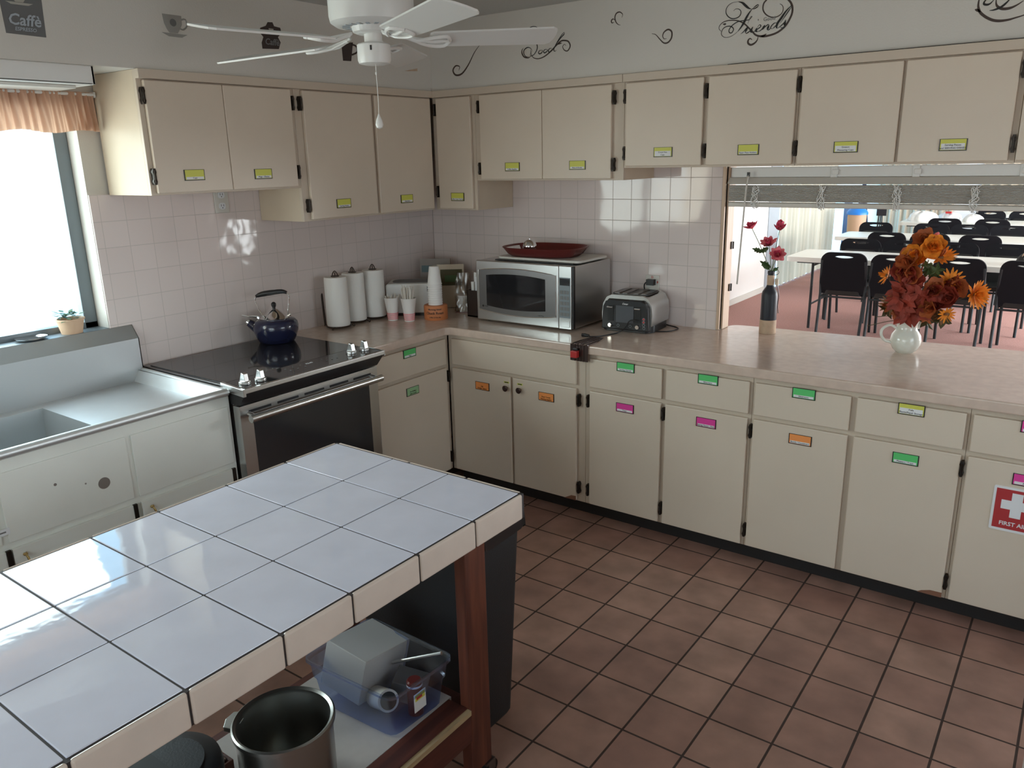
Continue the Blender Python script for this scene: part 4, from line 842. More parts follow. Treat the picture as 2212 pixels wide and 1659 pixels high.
for x in (MX0 + .05, MX1 - .05):
    for y in (MYF + .05, MYB - .05): b.cyl((x, y, .915), (x, y, .930), .014)
b.done('feet', t)
Tm = frame_T((.98, -.21, MZ1), (1, .04, 0), (-.04, 1, 0))
b = B().mat('black').box(-.22, .26, -.16, .14, .0005, .006, Tm); tag(b.done('rubber_mat', bevel=.002), 'thin dark mat on top of the microwave under the white board', 'mat')
b = B().mat('slat').prism([(x, y) for x, y in rrect(.52, .30, .03, cx=1.02, cy=-.205)], MZ1 + .0065, MZ1 + .019, 'z'); tag(b.done('cutting_board', bevel=.003), 'off-white cutting board lying on top of the microwave', 'cutting board')
# red tray with the ball
t = thing('serving_tray', 'maroon oval plastic tray with handle holes on top of the microwave', 'tray', (.985, -.22, MZ1 + .0195), .08)
b = local(t); b.mat('tray')
def oval(w, h, n=48, p=3.0): return [(w / 2 * math.copysign(abs(math.cos(2 * PI * k / n)) ** (2 / p), math.cos(2 * PI * k / n)), h / 2 * math.copysign(abs(math.sin(2 * PI * k / n)) ** (2 / p), math.sin(2 * PI * k / n))) for k in range(n)]
lv = []
for w, h, z in ((.36, .23, .0), (.40, .27, .012), (.44, .31, .040), (.455, .325, .048), (.450, .320, .050), (.432, .302, .040), (.392, .262, .013), (.36, .23, .004)): lv.append([b.V((x, y, z)) for x, y in oval(w, h)])
b.face(lv[0][::-1])
for i in range(len(lv) - 1):
    for k in range(48):
        if (i in (1, 5)) and (k in (0, 1, 2, 46, 47, 22, 23, 24, 25, 21)): continue
        b.face([lv[i][k], lv[i][(k + 1) % 48], lv[i + 1][(k + 1) % 48], lv[i + 1][k]])
b.face(lv[-1]); put(b, 'tray', t, smooth=True)
b = B().mat('chrome'); b.lathe((.895, -.235, MZ1 + .0635), [(.002, -.0385), (.012, -.0365), (.022, -.0315), (.031, -.0225), (.037, -.010), (.0385, 0), (.037, .010), (.031, .0225), (.022, .0315), (.012, .0365), (.002, .0385)], 32); b.tube([(.895, -.235, MZ1 + .101), (.895, -.235, MZ1 + .106), (.900, -.235, MZ1 + .108)], .002, 6)
tag(b.done('steel_ball', smooth=True), 'shiny steel ball standing in the maroon tray', 'ball')

# ---------------------------------------------------------------- toaster
t = toaster_ = thing('toaster', 'four-slice toaster with brushed steel shell and black front', 'toaster', (1.495, -.155, .915), math.radians(4))
b = local(t); b.mat('black'); b.add_mesh(plate([rrect(.275, .245, .05)], .034), Matrix.Translation((0, 0, .019))); b.prism([(-.125, .03), (.125, .03), (.120, .135), (.095, .165), (-.095, .165), (-.120, .135)], -.124, -.10, 'y'); put(b, 'base', t, bevel=.006)
b = local(t); b.mat('steel')
prof = [(-.134, .036), (-.137, .09), (-.132, .135), (-.112, .170), (-.085, .183), (.085, .183), (.112, .170), (.132, .135), (.137, .09), (.134, .036)]
b.prism(prof, -.108, .118, 'y'); put(b, 'shell', t, bevel=.012, smooth=True)
b = local(t); b.mat('black'); b.add_mesh(plate([rrect(.20, .185, .04)], .004), Matrix.Translation((0, .005, .184)))
b.mat('ink')
put(b, 'top_plate', t)
b = local(t); b.mat('dsteel')
for x in (-.072, -.030, .030, .072): b.box(x - .013, x + .013, -.07, .08, .1855, .1885)
put(b, 'bread_slots', t)
b = local(t); b.mat('black'); b.prism([(-.128, .012), (.128, .012), (.122, .125), (.108, .152), (.085, .162), (-.085, .162), (-.108, .152), (-.122, .125)], -.132, -.110, 'y'); fr = put(b, 'front_panel', t, bevel=.005)
b = local(t); b.mat('charcoal').box(-.048, .048, -.1355, -.130, .050, .135); b.mat('ink').box(-.092, -.062, -.134, -.131, .055, .135).box(.056, .086, -.134, -.131, .055, .135); b.mat('card'); b.add_mesh(text_mesh('Oster', .013, True, shear=.3), frame_T((-.0, -.1325, .144), (1, 0, 0), (0, 0, 1))); o = b.done('panel_inlay'); o.parent = fr
for x in (-.077, .071):
    b = local(t); b.mat('chrome').box(x - .016, x + .016, -.150, -.133, .122, .130); put(b, 'lever', t, bevel=.003)
    b = local(t); b.mat('chrome').cyl((x, -.132, .034), (x, -.146, .034), .012, .010, 18); put(b, 'browning_dial', t, smooth=True)
for x, z in ((-.035, .034), (.030, .034), (.102, .075), (.102, .060), (.102, .045), (.104, .030)):
    b = local(t); b.mat('alu').cyl((x, -.130, z), (x, -.1345, z), .0075, n=14); b.mat('red' if z > .05 else 'black').cyl((x, -.1345, z), (x, -.1352, z), .005, n=12); put(b, 'button', t)
b = B().mat('black'); b.tube(smooth_line([(1.545, -.03, .94), (1.60, -.03, .922), (1.68, -.06, .919), (1.705, -.10, .919), (1.69, -.17, .919), (1.64, -.20, .919), (1.60, -.19, .919)], 5), .0032, 7)
b.mat('black').tube(smooth_line([(1.50, -.018, 1.133), (1.486, -.03, 1.13), (1.478, -.03, 1.11), (1.484, -.02, 1.06), (1.50, -.02, .98), (1.53, -.02, .935)], 4), .0035, 7); b.box(1.490, 1.532, -.035, -.0065, 1.118, 1.148)
b.done('power_cord', toaster_, smooth=True); bpy.data.objects['power_cord'].matrix_parent_inverse = Matrix.Rotation(math.radians(-4), 4, 'Z')
b = B().mat('black'); b.tube(smooth_line([(1.41, -.476, .9185), (1.45, -.44, .9185), (1.475, -.37, .9185), (1.490, -.325, .9205), (1.515, -.310, .940), (1.535, -.306, .975)], 5), .003, 7); b.tube([(1.41, -.476, .924), (1.385, -.475, .924)], [.006, .009], 8); b.tube([(1.385, -.475, .924), (1.370, -.480, .924)], .0085, 8)
b.tube(smooth_line([(1.535, -.306, .975), (1.55, -.303, .985), (1.575, -.300, .985)], 3), .003, 7)
tag(b.done('loose_cord', smooth=True), 'thin black cord with plug lying in front of the toaster', 'cord')
# bracket clamped on the counter edge
t = thing('counter_bracket', 'dark brown steel can opener bracket folded over the counter edge with a red block', 'bracket', (1.455, -.60, .915))
b = B().mat('bronzeplate'); z = .9155
prf = [(1.408, -.645), (1.504, -.645), (1.504, -.56), (1.482, -.46), (1.425, -.46), (1.408, -.56)]
b.prism(prf, z, z + .003, 'z'); b.box(1.408, 1.504, -.647, -.643, .838, z + .003)
for x in (1.434, 1.450, 1.466, 1.482): b.box(x - .0025, x + .0025, -.645, -.48, z + .003, z + .0055); b.box(x - .0025, x + .0025, -.650, -.646, .838, z + .004)
b.done('folded_plate', t, bevel=.001)
b = B().mat('chrome')
for k in range(7): x = 1.414 + k * .014; b.cyl((x, -.6475, z + .003), (x + .007, -.6475, z + .004 + .003 * (k % 2)), .0022, n=6)
b.done('bright_edge', t)
b = B().mat('red').box(1.425, 1.460, -.676, -.650, .858, .891); b.mat('black').box(1.430, 1.456, -.664, -.650, .891, .902); b.done('red_block', t, bevel=.003)

# ---------------------------------------------------------------- bottle with flowers
t = thing('wine_bottle', 'dark painted bottle with tan wrap and a cork tag holding pink flowers', 'bottle', (2.110, .055, .915), RZ)
b = local(t); b.mat('bottle'); b.lathe((0, 0, 0), [(.037, .0), (.0385, .004), (.0385, .185), (.035, .205), (.020, .228), (.0150, .240), (.0145, .290), (.0165, .292), (.0165, .305), (.013, .306), (.012, .29)], 32); put(b, 'bottle', t, smooth=True)
b = local(t); b.mat('burlap'); b.lathe((0, 0, 0), [(.0392, .0005), (.0398, .002), (.0398, .066), (.0392, .068)], 32, capb=False); put(b, 'tan_wrap', t, smooth=True)
b = local(t); b.mat('burlap'); b.lathe((0, 0, 0), [(.0165, .238), (.0165, .285)], 20, capb=False); put(b, 'neck_wrap', t, smooth=True)
b = local(t); b.mat('cabside').cyl((.026, -.012, .240), (.026, -.012, .268), .009, n=14); b.mat('iron'); b.tube(smooth_line([(.012, -.01, .300), (.022, -.012, .312), (.034, -.012, .300), (.026, -.012, .288), (.012, -.010, .286)], 4), .0013, 6); b.tube(smooth_line([(.028, -.012, .24), (.040, -.014, .19), (.038, -.012, .14), (.043, -.012, .10)], 3), .002, 6); put(b, 'cork_tag', t, smooth=True)

def petal(b, T, L, w, cup=.2, droop=0., n=4, tip=.35):
    """one petal lying along +x of T"""
    rows = []
    for i in range(n + 1):
        s_ = i / n; ww = w * (math.sin(PI * (.12 + .80 * s_)) ** .7) * (1 if s_ < .8 else (1 - (s_ - .8) * (1 - tip) * 5 * .6)); x = L * s_; z = cup * L * s_ * s_ - droop * L * s_ ** 3
        rows.append([b.V(T @ Vector((x, -ww / 2, z + .15 * ww))), b.V(T @ Vector((x, 0, z))), b.V(T @ Vector((x, ww / 2, z + .15 * ww)))])
    for i in range(n):
        for j in range(2): b.face([rows[i][j], rows[i + 1][j], rows[i + 1][j + 1], rows[i][j + 1]])
def face_T(p, d, spin=0.):
    d = Vector(d).normalized(); return Matrix.Translation(p) @ d.to_track_quat('Z', 'Y').to_matrix().to_4x4() @ Matrix.Rotation(spin, 4, 'Z')
def blossom(b, p, d, R, mats, rings=3, n=8, w=.55, base_el=20):
    for k in range(rings):
        el = math.radians(base_el + k * (60 / max(1, rings - 1) if rings > 1 else 0)); b.mat(mats[k % len(mats)]); rr = R * (1 - .18 * k)
        for i in range(n):
            T = face_T(p, d, 2 * PI * (i + .5 * (k % 2)) / n + random.uniform(-.1, .1)) @ Matrix.Rotation(-el + random.uniform(-.12, .12), 4, 'Y')
            petal(b, T, rr * random.uniform(.9, 1.1), rr * w, cup=.25)
def leafT(b, p, d, L, w, m='leaf', lobes=5):
    """lobed leaf"""
    b.mat(m); T = face_T(p, Vector(d).cross(Vector((random.uniform(-1, 1), random.uniform(-1, 1), random.uniform(-.3, 1)))), 0); q = T.inverted().to_3x3() @ Vector(d).normalized(); T = T @ Matrix.Rotation(math.atan2(q.y, q.x), 4, 'Z')
    cen = [b.V(T @ Vector((L * s_, 0, .12 * L * math.sin(PI * s_)))) for s_ in (0, .25, .5, .75, 1)]
    for sg in (1, -1):
        pts = []
        for k in range(9):
            s_ = k / 8; amp = w / 2 * math.sin(PI * min(1, .1 + s_ * .95)) * (1 if k % 2 else .6); pts.append(b.V(T @ Vector((L * (s_ * .95 + (.06 if k % 2 else 0)), sg * amp, -.05 * L * s_))))
        for i in range(4): b.face([cen[i], pts[2 * i], pts[2 * i + 1], pts[2 * i + 2], cen[i + 1]])
def maple(b, p, d, R, m):
    """five-pointed maple leaf facing d"""
    b.mat(m); T = face_T(p, d, random.uniform(0, 6)); c_ = b.V(T @ Vector((0, 0, 0))); P = []; n = 5
    for k in range(n * 4):
        a = 2 * PI * k / (n * 4); r = R * (1, .62, .42, .66)[k % 4] * random.uniform(.92, 1.08); P.append(b.V(T @ Vector((r * math.cos(a), r * math.sin(a), .22 * R * math.sin(a * 2 + 1) + random.uniform(-.05, .05) * R))))
    for k in range(len(P)): b.face([c_, P[k], P[(k + 1) % len(P)]])

random.seed(21)
nb = Vector((2.110, .055, 1.205))
def pinkflower(p, d, R, label, m, bud=False, leaves=()):
    p = Vector(p); t = thing('artificial_flower', label, 'flower', nb, 0, 'pink artificial flowers in the dark bottle')
    b = B(); mid = nb.lerp(p, .5) + Vector((0, 0, .01)); b.mat('stem').tube(smooth_line([nb + Vector((random.uniform(-.005, .005), 0, -.03)), nb, mid, p], 4), .0018, 6)
    for (q, dd, L) in leaves: leafT(b, Vector(q), Vector(dd), L, L * .6, 'leaf')
    b.done('stem', t)
    b = B()
    if bud: blossom(b, p, d, R, m, 2, 5, .8, 62)
    else: blossom(b, p, d, R, m, 3, 8, .62, 18)
    if not bud: b.mat('forange').lathe(p, [(.004, -.001), (.007, .004), (.003, .009)], 10, capt=True)
    b.done('blossom', t, smooth=True, autos=False)
    b = B().mat('leaf'); 
    for k in range(5): petal(b, face_T(p, d, k * 1.256) @ Matrix.Rotation(-.5, 4, 'Y'), R * .45, R * .2)
    b.done('sepals', t)
pinkflower((2.005, .05, 1.418), (-.3, -.25, .9), .042, 'red-pink open artificial flower, leftmost and tallest in the bottle', ['fpink', 'fpink'], leaves=[((2.06, .05, 1.31), (-1, -.2, .3), .05)])
pinkflower((2.136, .055, 1.415), (.1, -.1, 1), .045, 'closed pink artificial bud at the top right of the bottle', ['fpink'], bud=True)
pinkflower((2.100, .03, 1.345), (-.1, -.5, .8), .046, 'full pink artificial flower, upper of the two facing the kitchen', ['fpink2', 'fpink'], leaves=[((2.09, .05, 1.33), (-.6, -.3, -.4), .05)])
pinkflower((2.145, .025, 1.300), (.25, -.8, .35), .044, 'pink artificial flower, lowest of the four in the bottle', ['fpink2', 'fpink'], leaves=[((2.105, .05, 1.235), (-1, -.3, .7), .06), ((2.10, .05, 1.225), (-.4, -.4, .5), .05), ((2.12, .05, 1.22), (.5, -.2, .4), .04)])

# ---------------------------------------------------------------- jug and autumn bouquet
JX, JY = 2.745, -.03
t = thing('milk_jug', 'small white ceramic jug holding the autumn bouquet', 'jug', (JX, JY, .915))
b = B().mat('ceramic'); b.lathe((JX, JY, .915), [(.034, 0), (.037, .003), (.050, .015), (.061, .038), (.063, .055), (.058, .078), (.046, .096), (.041, .104), (.042, .125), (.046, .142), (.043, .142), (.039, .125), (.038, .105), (.05, .08), (.055, .05), (.035, .008)], 44); b.done('body', t, smooth=True)
b = B().mat('ceramic'); b.tube(smooth_line([(JX - .036, JY - .02, 1.02), (JX - .062, JY - .035, 1.036), (JX - .088, JY - .050, 1.018), (JX - .090, JY - .052, .990), (JX - .074, JY - .042, .966), (JX - .050, JY - .028, .958)], 5), .0062, 12); b.done('handle', t, smooth=True)
b = B().mat('ceramic'); b.tube(smooth_line([(JX + .030, JY + .018, 1.028), (JX + .048, JY + .030, 1.045), (JX + .064, JY + .040, 1.062)], 4), [.018, .018, .018, .018, .017, .016, .015, .014, .012][:9], 14, flat=.6); b.done('spout', t, smooth=True)
random.seed(11)
jn = Vector((JX, JY, 1.045))
GB = 'artificial autumn flowers and leaves in the white jug'
def gerbera(p, d, R, label, m=('forange', 'forange'), n=20, rings=2):
    p = Vector(p); t = thing('artificial_flower', label, 'flower', jn, 0, GB)
    b = B().mat('leafdk'); b.tube(smooth_line([jn, jn.lerp(p, .5) + Vector((0, 0, .015)), p], 4), .002, 6); b.done('stem', t)
    b = B(); blossom(b, p, d, R, list(m), rings, n, .24, 5); b.mat('fbrown'); b.lathe(p, [(.012, -.003), (.012, .004), (.006, .008)], 14, capt=True); b.done('blossom', t, smooth=True, autos=False)
gerbera((2.648, -.05, 1.245), (-.85, -.45, .3), .044, 'small bright orange artificial flower at the left edge of the bouquet')
gerbera((2.985, -.05, 1.190), (.75, -.5, .15), .062, 'large orange artificial daisy sticking out at the right of the bouquet', n=24, rings=3)
gerbera((2.845, -.06, 1.335), (.2, -.55, .8), .062, 'yellow-orange artificial flower near the top of the bouquet', ('forange', 'frust'))
gerbera((2.895, -.07, 1.245), (.4, -.8, .3), .050, 'orange artificial flower under the yellow-orange one, in the bouquet', ('forange', 'frust'), 16)
gerbera((2.675, -.08, 1.125), (-.4, -.8, .1), .045, 'brownish orange artificial flower low on the left of the bouquet', ('fbrown', 'frust'), 16)
gerbera((2.895, -.08, 1.105), (.4, -.85, -.1), .036, 'small orange artificial flower low on the right of the bouquet', ('forange',), 14, 1)
def leafspray(pts, label, m, R, n, rnd=False):
    t = thing('artificial_leaves', label, 'leaves', jn, 0, GB)
    c_ = sum((Vector(p) for p in pts), Vector()) / len(pts)
    b = B().mat('leafdk'); b.tube(smooth_line([jn, jn.lerp(c_, .6), c_], 4), .002, 6); b.done('stem', t)
    b = B()
    for p in pts:
        for k in range(n if not rnd else 2):
            q = Vector(p) + Vector((random.uniform(-1, 1), random.uniform(-.8, .5), random.uniform(-1, 1))) * R * .55
            if rnd: blossom(b, q, Vector((random.uniform(-.6, .6), -1, random.uniform(-.2, .9))), R * 1.15, [random.choice(m)], 2, 6, .95, 22); continue
            maple(b, q, Vector((random.uniform(-.8, .8), -1, random.uniform(-.5, .9))), R * random.uniform(.75, 1.1), random.choice(m))
    b.done('foliage', t)
leafspray([(2.80, -.07, 1.36), (2.775, -.07, 1.33), (2.79, -.04, 1.39)], 'rust orange round-petalled artificial flowers at the top of the bouquet', ['frust', 'forange'], .046, 4, True)
leafspray([(2.745, -.08, 1.29), (2.73, -.09, 1.25)], 'red round-petalled artificial flowers at the upper left of the bouquet', ['fred', 'frust'], .052, 4, True)
leafspray([(2.73, -.12, 1.19), (2.79, -.13, 1.17), (2.72, -.12, 1.14), (2.76, -.1, 1.11)], 'dark red artificial maple leaves in the middle of the bouquet', ['fred', 'fred'], .058, 6)
leafspray([(2.86, -.12, 1.19), (2.91, -.09, 1.17), (2.845, -.11, 1.14), (2.90, -.07, 1.22)], 'rust round-petalled artificial flowers filling the right half of the bouquet', ['frust', 'fred'], .046, 5, True)
leafspray([(2.68, -.08, 1.10), (2.70, -.06, 1.13), (2.84, -.06, 1.085), (2.88, -.06, 1.09)], 'brown artificial leaves around the foot of the bouquet', ['fbrown', 'leafdk', 'frust'], .042, 4)
leafspray([(2.77, -.04, 1.41), (2.80, -.05, 1.28), (2.83, -.06, 1.275)], 'dark green artificial leaves at the crown of the bouquet', ['leafdk', 'leaf'], .036, 3)
t = thing('artificial_leaves', 'thin pale grass blades and a bud stem sticking out of the bouquet', 'leaves', jn, 0, GB)
b = B().mat('leafdk'); b.tube(smooth_line([jn, (2.70, -.06, 1.075), (2.625, -.09, 1.07)], 4), .0016, 5); b.tube(smooth_line([jn, (2.69, -.07, 1.055), (2.60, -.11, 1.03)], 4), .0016, 5)
b.mat('fpink2').tube(smooth_line([jn, (2.78, -.03, 1.30), (2.80, -.04, 1.40), (2.825, -.04, 1.435)], 4), [.002] * 8 + [.006, .007, .008, .009, .004], 6); b.done('grass_blades', t)
# ================================================================ UNDER AND BESIDE THE ISLAND
# trash can
t = thing('trash_can', 'tall slim black trash can with a bag folded over the rim behind the island', 'trash can', (1.765, -2.055, 0))
b = B().mat('bin')
def rect_ring(cx, cy, w, h, r, z): return [b.V((x, y, z)) for x, y in rrect(w, h, r, 4, cx, cy)]
CXc, CYc = 1.765, -2.055
rs = [rect_ring(CXc, CYc, w, h, .03, z) for w, h, z in ((.47, .18, 0), (.48, .19, .01), (.56, .215, .72), (.575, .23, .722), (.575, .23, .752), (.545, .20, .752), (.45, .165, .02))]
b.face(rs[0][::-1])
for i in range(len(rs) - 1): b.bridge(rs[i], rs[i + 1])
b.face(rs[-1]); b.done('bin', t, smooth=True)
b = B().mat('binbag'); rs = []
for k, (w, h, z) in enumerate(((.550, .206, .754), (.580, .236, .757), (.584, .240, .74), (.584, .242, .71), (.588, .246, .675))):
    P = rrect(w, h, .035, 6, CXc, CYc); rs.append([b.V((x + .004 * math.sin(i * 2.1 + k), y + .004 * math.cos(i * 1.7 + k), z + (.010 * math.sin(i * 1.3) if k == 4 else 0))) for i, (x, y) in enumerate(P)])
for i in range(len(rs) - 1): b.bridge(rs[i], rs[i + 1])
b.done('bag', t, smooth=True)
# tote on the island shelf
TZ = SH + .0025
t = thing('storage_tote', 'open translucent blue plastic tote on the island shelf', 'tote', (1.885, -2.445, TZ))
b = B().mat('tote')
def trap(z, e): return [(1.735 - e, -2.565 - e * .9), (2.052 + e, -2.553 - e * .9), (2.064 + e, -2.332 + e * .9), (1.745 - e, -2.325 + e * .9)]
def tring(z, e, r=.03):
    P = trap(z, e); o = []
    for i in range(4):
        p = Vector(P[i]); a = (Vector(P[i - 1]) - p).normalized() * r; c_ = (Vector(P[(i + 1) % 4]) - p).normalized() * r
        for k in range(4):
            s_ = k / 3; q = (p + a) * (1 - s_) ** 2 + p * 2 * s_ * (1 - s_) + (p + c_) * s_ * s_; o.append(b.V((q.x, q.y, z)))
    return o
rr = [tring(TZ + .001, -.022), tring(TZ + .004, -.018), tring(TZ + .085, -.008), tring(TZ + .09, -.003), tring(TZ + .138, .002), tring(TZ + .139, .010), tring(TZ + .150, .010), tring(TZ + .150, .006)]
b.face(rr[0][::-1])
for i in range(len(rr) - 1): b.bridge(rr[i], rr[i + 1])
b.done('tub', t, smooth=True)
b = B().mat('card').box(2.0515, 2.0530, -2.470, -2.425, TZ + .045, TZ + .100); b.mat('yellow').box(2.0525, 2.0536, -2.466, -2.429, TZ + .078, TZ + .096); b.mat('red').box(2.0532, 2.0540, -2.462, -2.440, TZ + .082, TZ + .090); b.done('price_label', t)
T = Matrix.Translation((1.815, -2.415, TZ + .072)) @ Matrix.Rotation(math.radians(4), 4, 'Z') @ Matrix.Rotation(math.radians(-10), 4, 'X') @ Matrix.Rotation(math.radians(8), 4, 'Y')
b = B().mat('cardboard').box(-.075, .075, -.105, .085, -.05, .085, T); tag(b.done('cardboard_box', bevel=.002), 'plain white cardboard box tilted in the blue tote', 'box')
b = B().mat('slat'); b.cyl((1.905, -2.47, TZ + .035), (1.985, -2.500, TZ + .075), .030, n=28); b.mat('ink').cyl((1.9852, -2.5001, TZ + .0751), (1.9862, -2.5004, TZ + .0756), .024, n=24); tag(b.done('paper_cup_sleeve', smooth=True), 'off-white cylinder with a dark end lying in the blue tote', 'canister')
b = B().mat('steel'); b.tube([(1.905, -2.40, TZ + .105), (2.045, -2.345, TZ + .158)], [.005, .006], 10); tag(b.done('metal_rod', smooth=True), 'bright metal rod leaning on the corner of the blue tote', 'rod')
b = B().mat('tray'); b.lathe((2.012, -2.425, TZ + .004), [(.022, 0), (.022, .10), (.018, .105)], 20, capt=True); b.mat('card').lathe((2.012, -2.425, TZ + .004), [(.0225, .088), (.0225, .094)], 20, capb=False); tag(b.done('red_can', smooth=True), 'red can with a white ring inside the blue tote', 'can')
b = B().mat('greyink'); T = Matrix.Translation((1.97, -2.39, TZ + .03)) @ Matrix.Rotation(.5, 4, 'Z') @ Matrix.Rotation(.25, 4, 'Y'); b.box(-.06, .035, -.04, .04, -.015, .045, T); tag(b.done('dark_box', bevel=.003), 'small dark box lying at the bottom of the blue tote', 'box')
# stock pot
PX, PY = 1.948, -2.805; PZ = SH + .0005
t = thing('stock_pot', 'open dull aluminium stock pot on the island shelf', 'pot', (PX, PY, PZ))
b = B().mat('alupot'); b.lathe((PX, PY, PZ), [(.106, 0), (.112, .006), (.114, .19), (.121, .196), (.121, .206), (.117, .209), (.110, .204), (.110, .194), (.106, .18), (.105, .012), (.09, .008)], 56, capt=True); b.done('pot', t, smooth=True)
for a in (math.radians(208),):
    T = Matrix.Translation((PX, PY, PZ + .178)) @ Matrix.Rotation(a, 4, 'Z'); b = B().mat('alupot')
    b.prism([(.108, -.034), (.142, -.028), (.150, 0), (.142, .028), (.108, .034)], 0, .013, 'z'); 
    for v in b.bm.verts: v.co = T @ v.co
    b.done('handle', t, bevel=.002)
# black canister with flap lid
QX, QY = 1.862, -3.060
t = thing('round_canister', 'black round canister with a flap lid on the shelf beside the stock pot', 'canister', (QX, QY, PZ))
b = B().mat('black'); b.lathe((QX, QY, PZ), [(.100, 0), (.118, .02), (.122, .19), (.118, .205), (.098, .212)], 48, capt=True); b.done('body', t, smooth=True)
b = B().mat('bin'); b.lathe((QX, QY, PZ), [(.084, .213), (.084, .216), (.070, .217)], 40, capt=True); b.mat('ink').prism([(QX - .075, QY), (QX + .075, QY), (QX + .05, QY - .055), (QX - .05, QY - .055)], PZ + .2172, PZ + .219, 'z'); b.done('flap_lid', t, smooth=True)
b = B().mat('rwoodx').box(1.68, 1.80, -2.93, -2.86, PZ, PZ + .055); b.mat('bronzeplate').box(1.69, 1.79, -2.92, -2.87, PZ + .055, PZ + .06); tag(b.done('small_crate', bevel=.002), 'small dark wooden box on the shelf between the stock pot and the canister', 'box')
# refrigerator beside the camera
t = thing('refrigerator', 'white refrigerator at the bottom right edge of the photo', 'refrigerator', (3.75, -1.9, 0))
b = B().mat('white'); b.box(3.392, 4.10, -2.50, -1.895, .03, 1.02); b.mat('black').box(3.43, 4.06, -2.46, -1.93, 0, .03); b.done('body', t, bevel=.004)
b = B().mat('white'); b.box(3.392, 4.10, -2.56, -2.505, .06, 1.02); b.done('door', t, bevel=.006)

# ================================================================ DINING ROOM
DX0, DX1, DY1, DH = -.12, 7.0, 12.6, 2.46
b = B().mat('carpet').box(DX0, DX1, .12, DY1, -.05, 0); struct(b.done('floor_dining'))
b = B().mat('ceil').box(DX0, DX1, .12, DY1, DH, DH + .1); struct(b.done('ceiling_dining'))
b = B().mat('diningwall').box(DX0 - .12, DX0, .12, 6.62, 0, DH); struct(b.done('wall_dining_left'))
b = B().mat('diningwall').box(DX0 - .16, DX0 - .12 + .0, 6.62, DY1, 0, .04); b.box(DX0 - .16, DX0 - .12, 6.62, DY1, 2.2, DH); struct(b.done('wall_dining_left_far'))
b = B().mat('greypaint').box(DX0 - .10, DX0 + .012, 6.62, 7.02, 0, DH); struct(b.done('trim_4'))
b = B().mat('slat').box(DX0, DX0 + .014, .12, 6.6, 0, .07); struct(b.done('baseboard_dining_left'))
b = B().mat('diningwall').box(DX0 - .2, DX1, DY1, DY1 + .12, 0, DH); struct(b.done('wall_dining_far'))
b = B().mat('diningwall'); WW = ((3.4, 7.2), (8.1, 11.7))
b.box(DX1, DX1 + .12, .12, DY1, 0, .5); b.box(DX1, DX1 + .12, .12, DY1, 2.2, DH)
for y0, y1 in ((.12, 3.4), (7.2, 8.1), (11.7, DY1)): b.box(DX1, DX1 + .12, y0, y1, .5, 2.2)
struct(b.done('wall_dining_right'))
for n_, (y0, y1) in enumerate(WW):
    b = B().mat('alu')
    for yy in (y0, (y0 + y1) / 2, y1 - .05): b.box(DX1 + .03, DX1 + .07, yy, yy + .05, .5, 2.2)
    b.box(DX1 + .03, DX1 + .07, y0, y1, .5, .55); b.box(DX1 + .03, DX1 + .07, y0, y1, 2.15, 2.2); o = struct(b.done('window_%d' % (n_ + 3)))
    b = B().mat('glass').box(DX1 + .045, DX1 + .05, y0, y1, .5, 2.2); b.done('pane', o)
o = B().mat('glass').box(DX0 - .135, DX0 - .13, 6.62, DY1, .04, 2.2); struct(o.done('window_2'))
# vertical drapes along the left wall
def drape(y0, y1, x, label, axis='y', folds=9):
    def f(u, v):
        w = 2 * PI * u; a = y0 + (y1 - y0) * u; d = .03 * math.sin(w * folds + .8 * math.sin(w * 3)) + .012 * math.sin(w * folds * 2.3); d *= (.8 + .2 * v)
        return (x + d, a, 2.455 - 2.44 * v) if axis == 'y' else (a, x + d, 2.455 - 2.44 * v)
    b = B().mat('drape').grid(f, folds * 14, 6); o = tag(b.done('drape', smooth=True, autos=False), label, 'curtain'); return o
drape(7.04, 8.6, DX0 + .02, 'beige pleated drape on the left dining wall, beside the grey post', folds=9)
drape(8.62, 9.72, DX0 + .02, 'beige pleated drape on the left dining wall, nearer the blue panel', folds=7)
drape(-.05, .62, 12.56, 'beige drape on the far dining wall behind the folded stands', 'x', 5)
drape(.66, 1.2, 12.56, 'beige drape on the far dining wall, right of the dark gap', 'x', 4)
drape(1.6, 6.8, 12.56, 'long beige drape along the far dining wall behind the last tables', 'x', 30)
# blue panel, folded stands, bin
b = B().mat('blueplastic'); T = frame_T((.10, 9.75, 0), (1, .1, 0), (-.1, 1, 0)); 
b = B().mat(MT('blue_fabric', (.10, .20, .42), .8)); b.box(-.06, .06, -.02, .02, .0, 1.25, T); tag(b.done('folded_banner', bevel=.01), 'blue folded banner standing at the end of the beige drapes', 'banner')
t = thing('folded_stand', 'navy folded tripod stand by the bright window in the dining room', 'stand', (.22, 10.0, 0))
b = B().mat('navy')
for dx, dy in ((-.12, 0), (.14, .03), (.0, .2)): b.tube([(.24 + dx, 10.0 + dy, 0), (.24, 10.05, 1.25)], [.05, .03], 8)
b.done('legs', t, smooth=True)
t = thing('waste_bin', 'tan dining room waste bin with a bright blue bag', 'bin', (.37, 9.2, 0))
b = B().mat('tan').lathe((.37, 9.2, 0), [(.11, 0), (.135, .86), (.14, .87), (.13, .87), (.10, .03)], 28); b.done('bin', t, smooth=True)
b = B().mat('blueplastic').lathe((.37, 9.2, 0), [(.146, .84), (.145, .875), (.125, .90), (.10, .93), (.03, .94)], 22, sx=1.05, capb=False, capt=True); b.done('bag', t, smooth=True)
t = thing('folded_stand', 'thin dark folded music stand between the waste bin and the far drape', 'stand', (.62, 9.6, 0))
b = B().mat('black')
for dx in (-.06, 0, .05): b.tube([(.62 + dx, 9.6, 0), (.62 + dx * .3, 9.6, .93)], .010, 6)
b.box(.56, .70, 9.58, 9.60, .80, .92); b.done('legs', t)

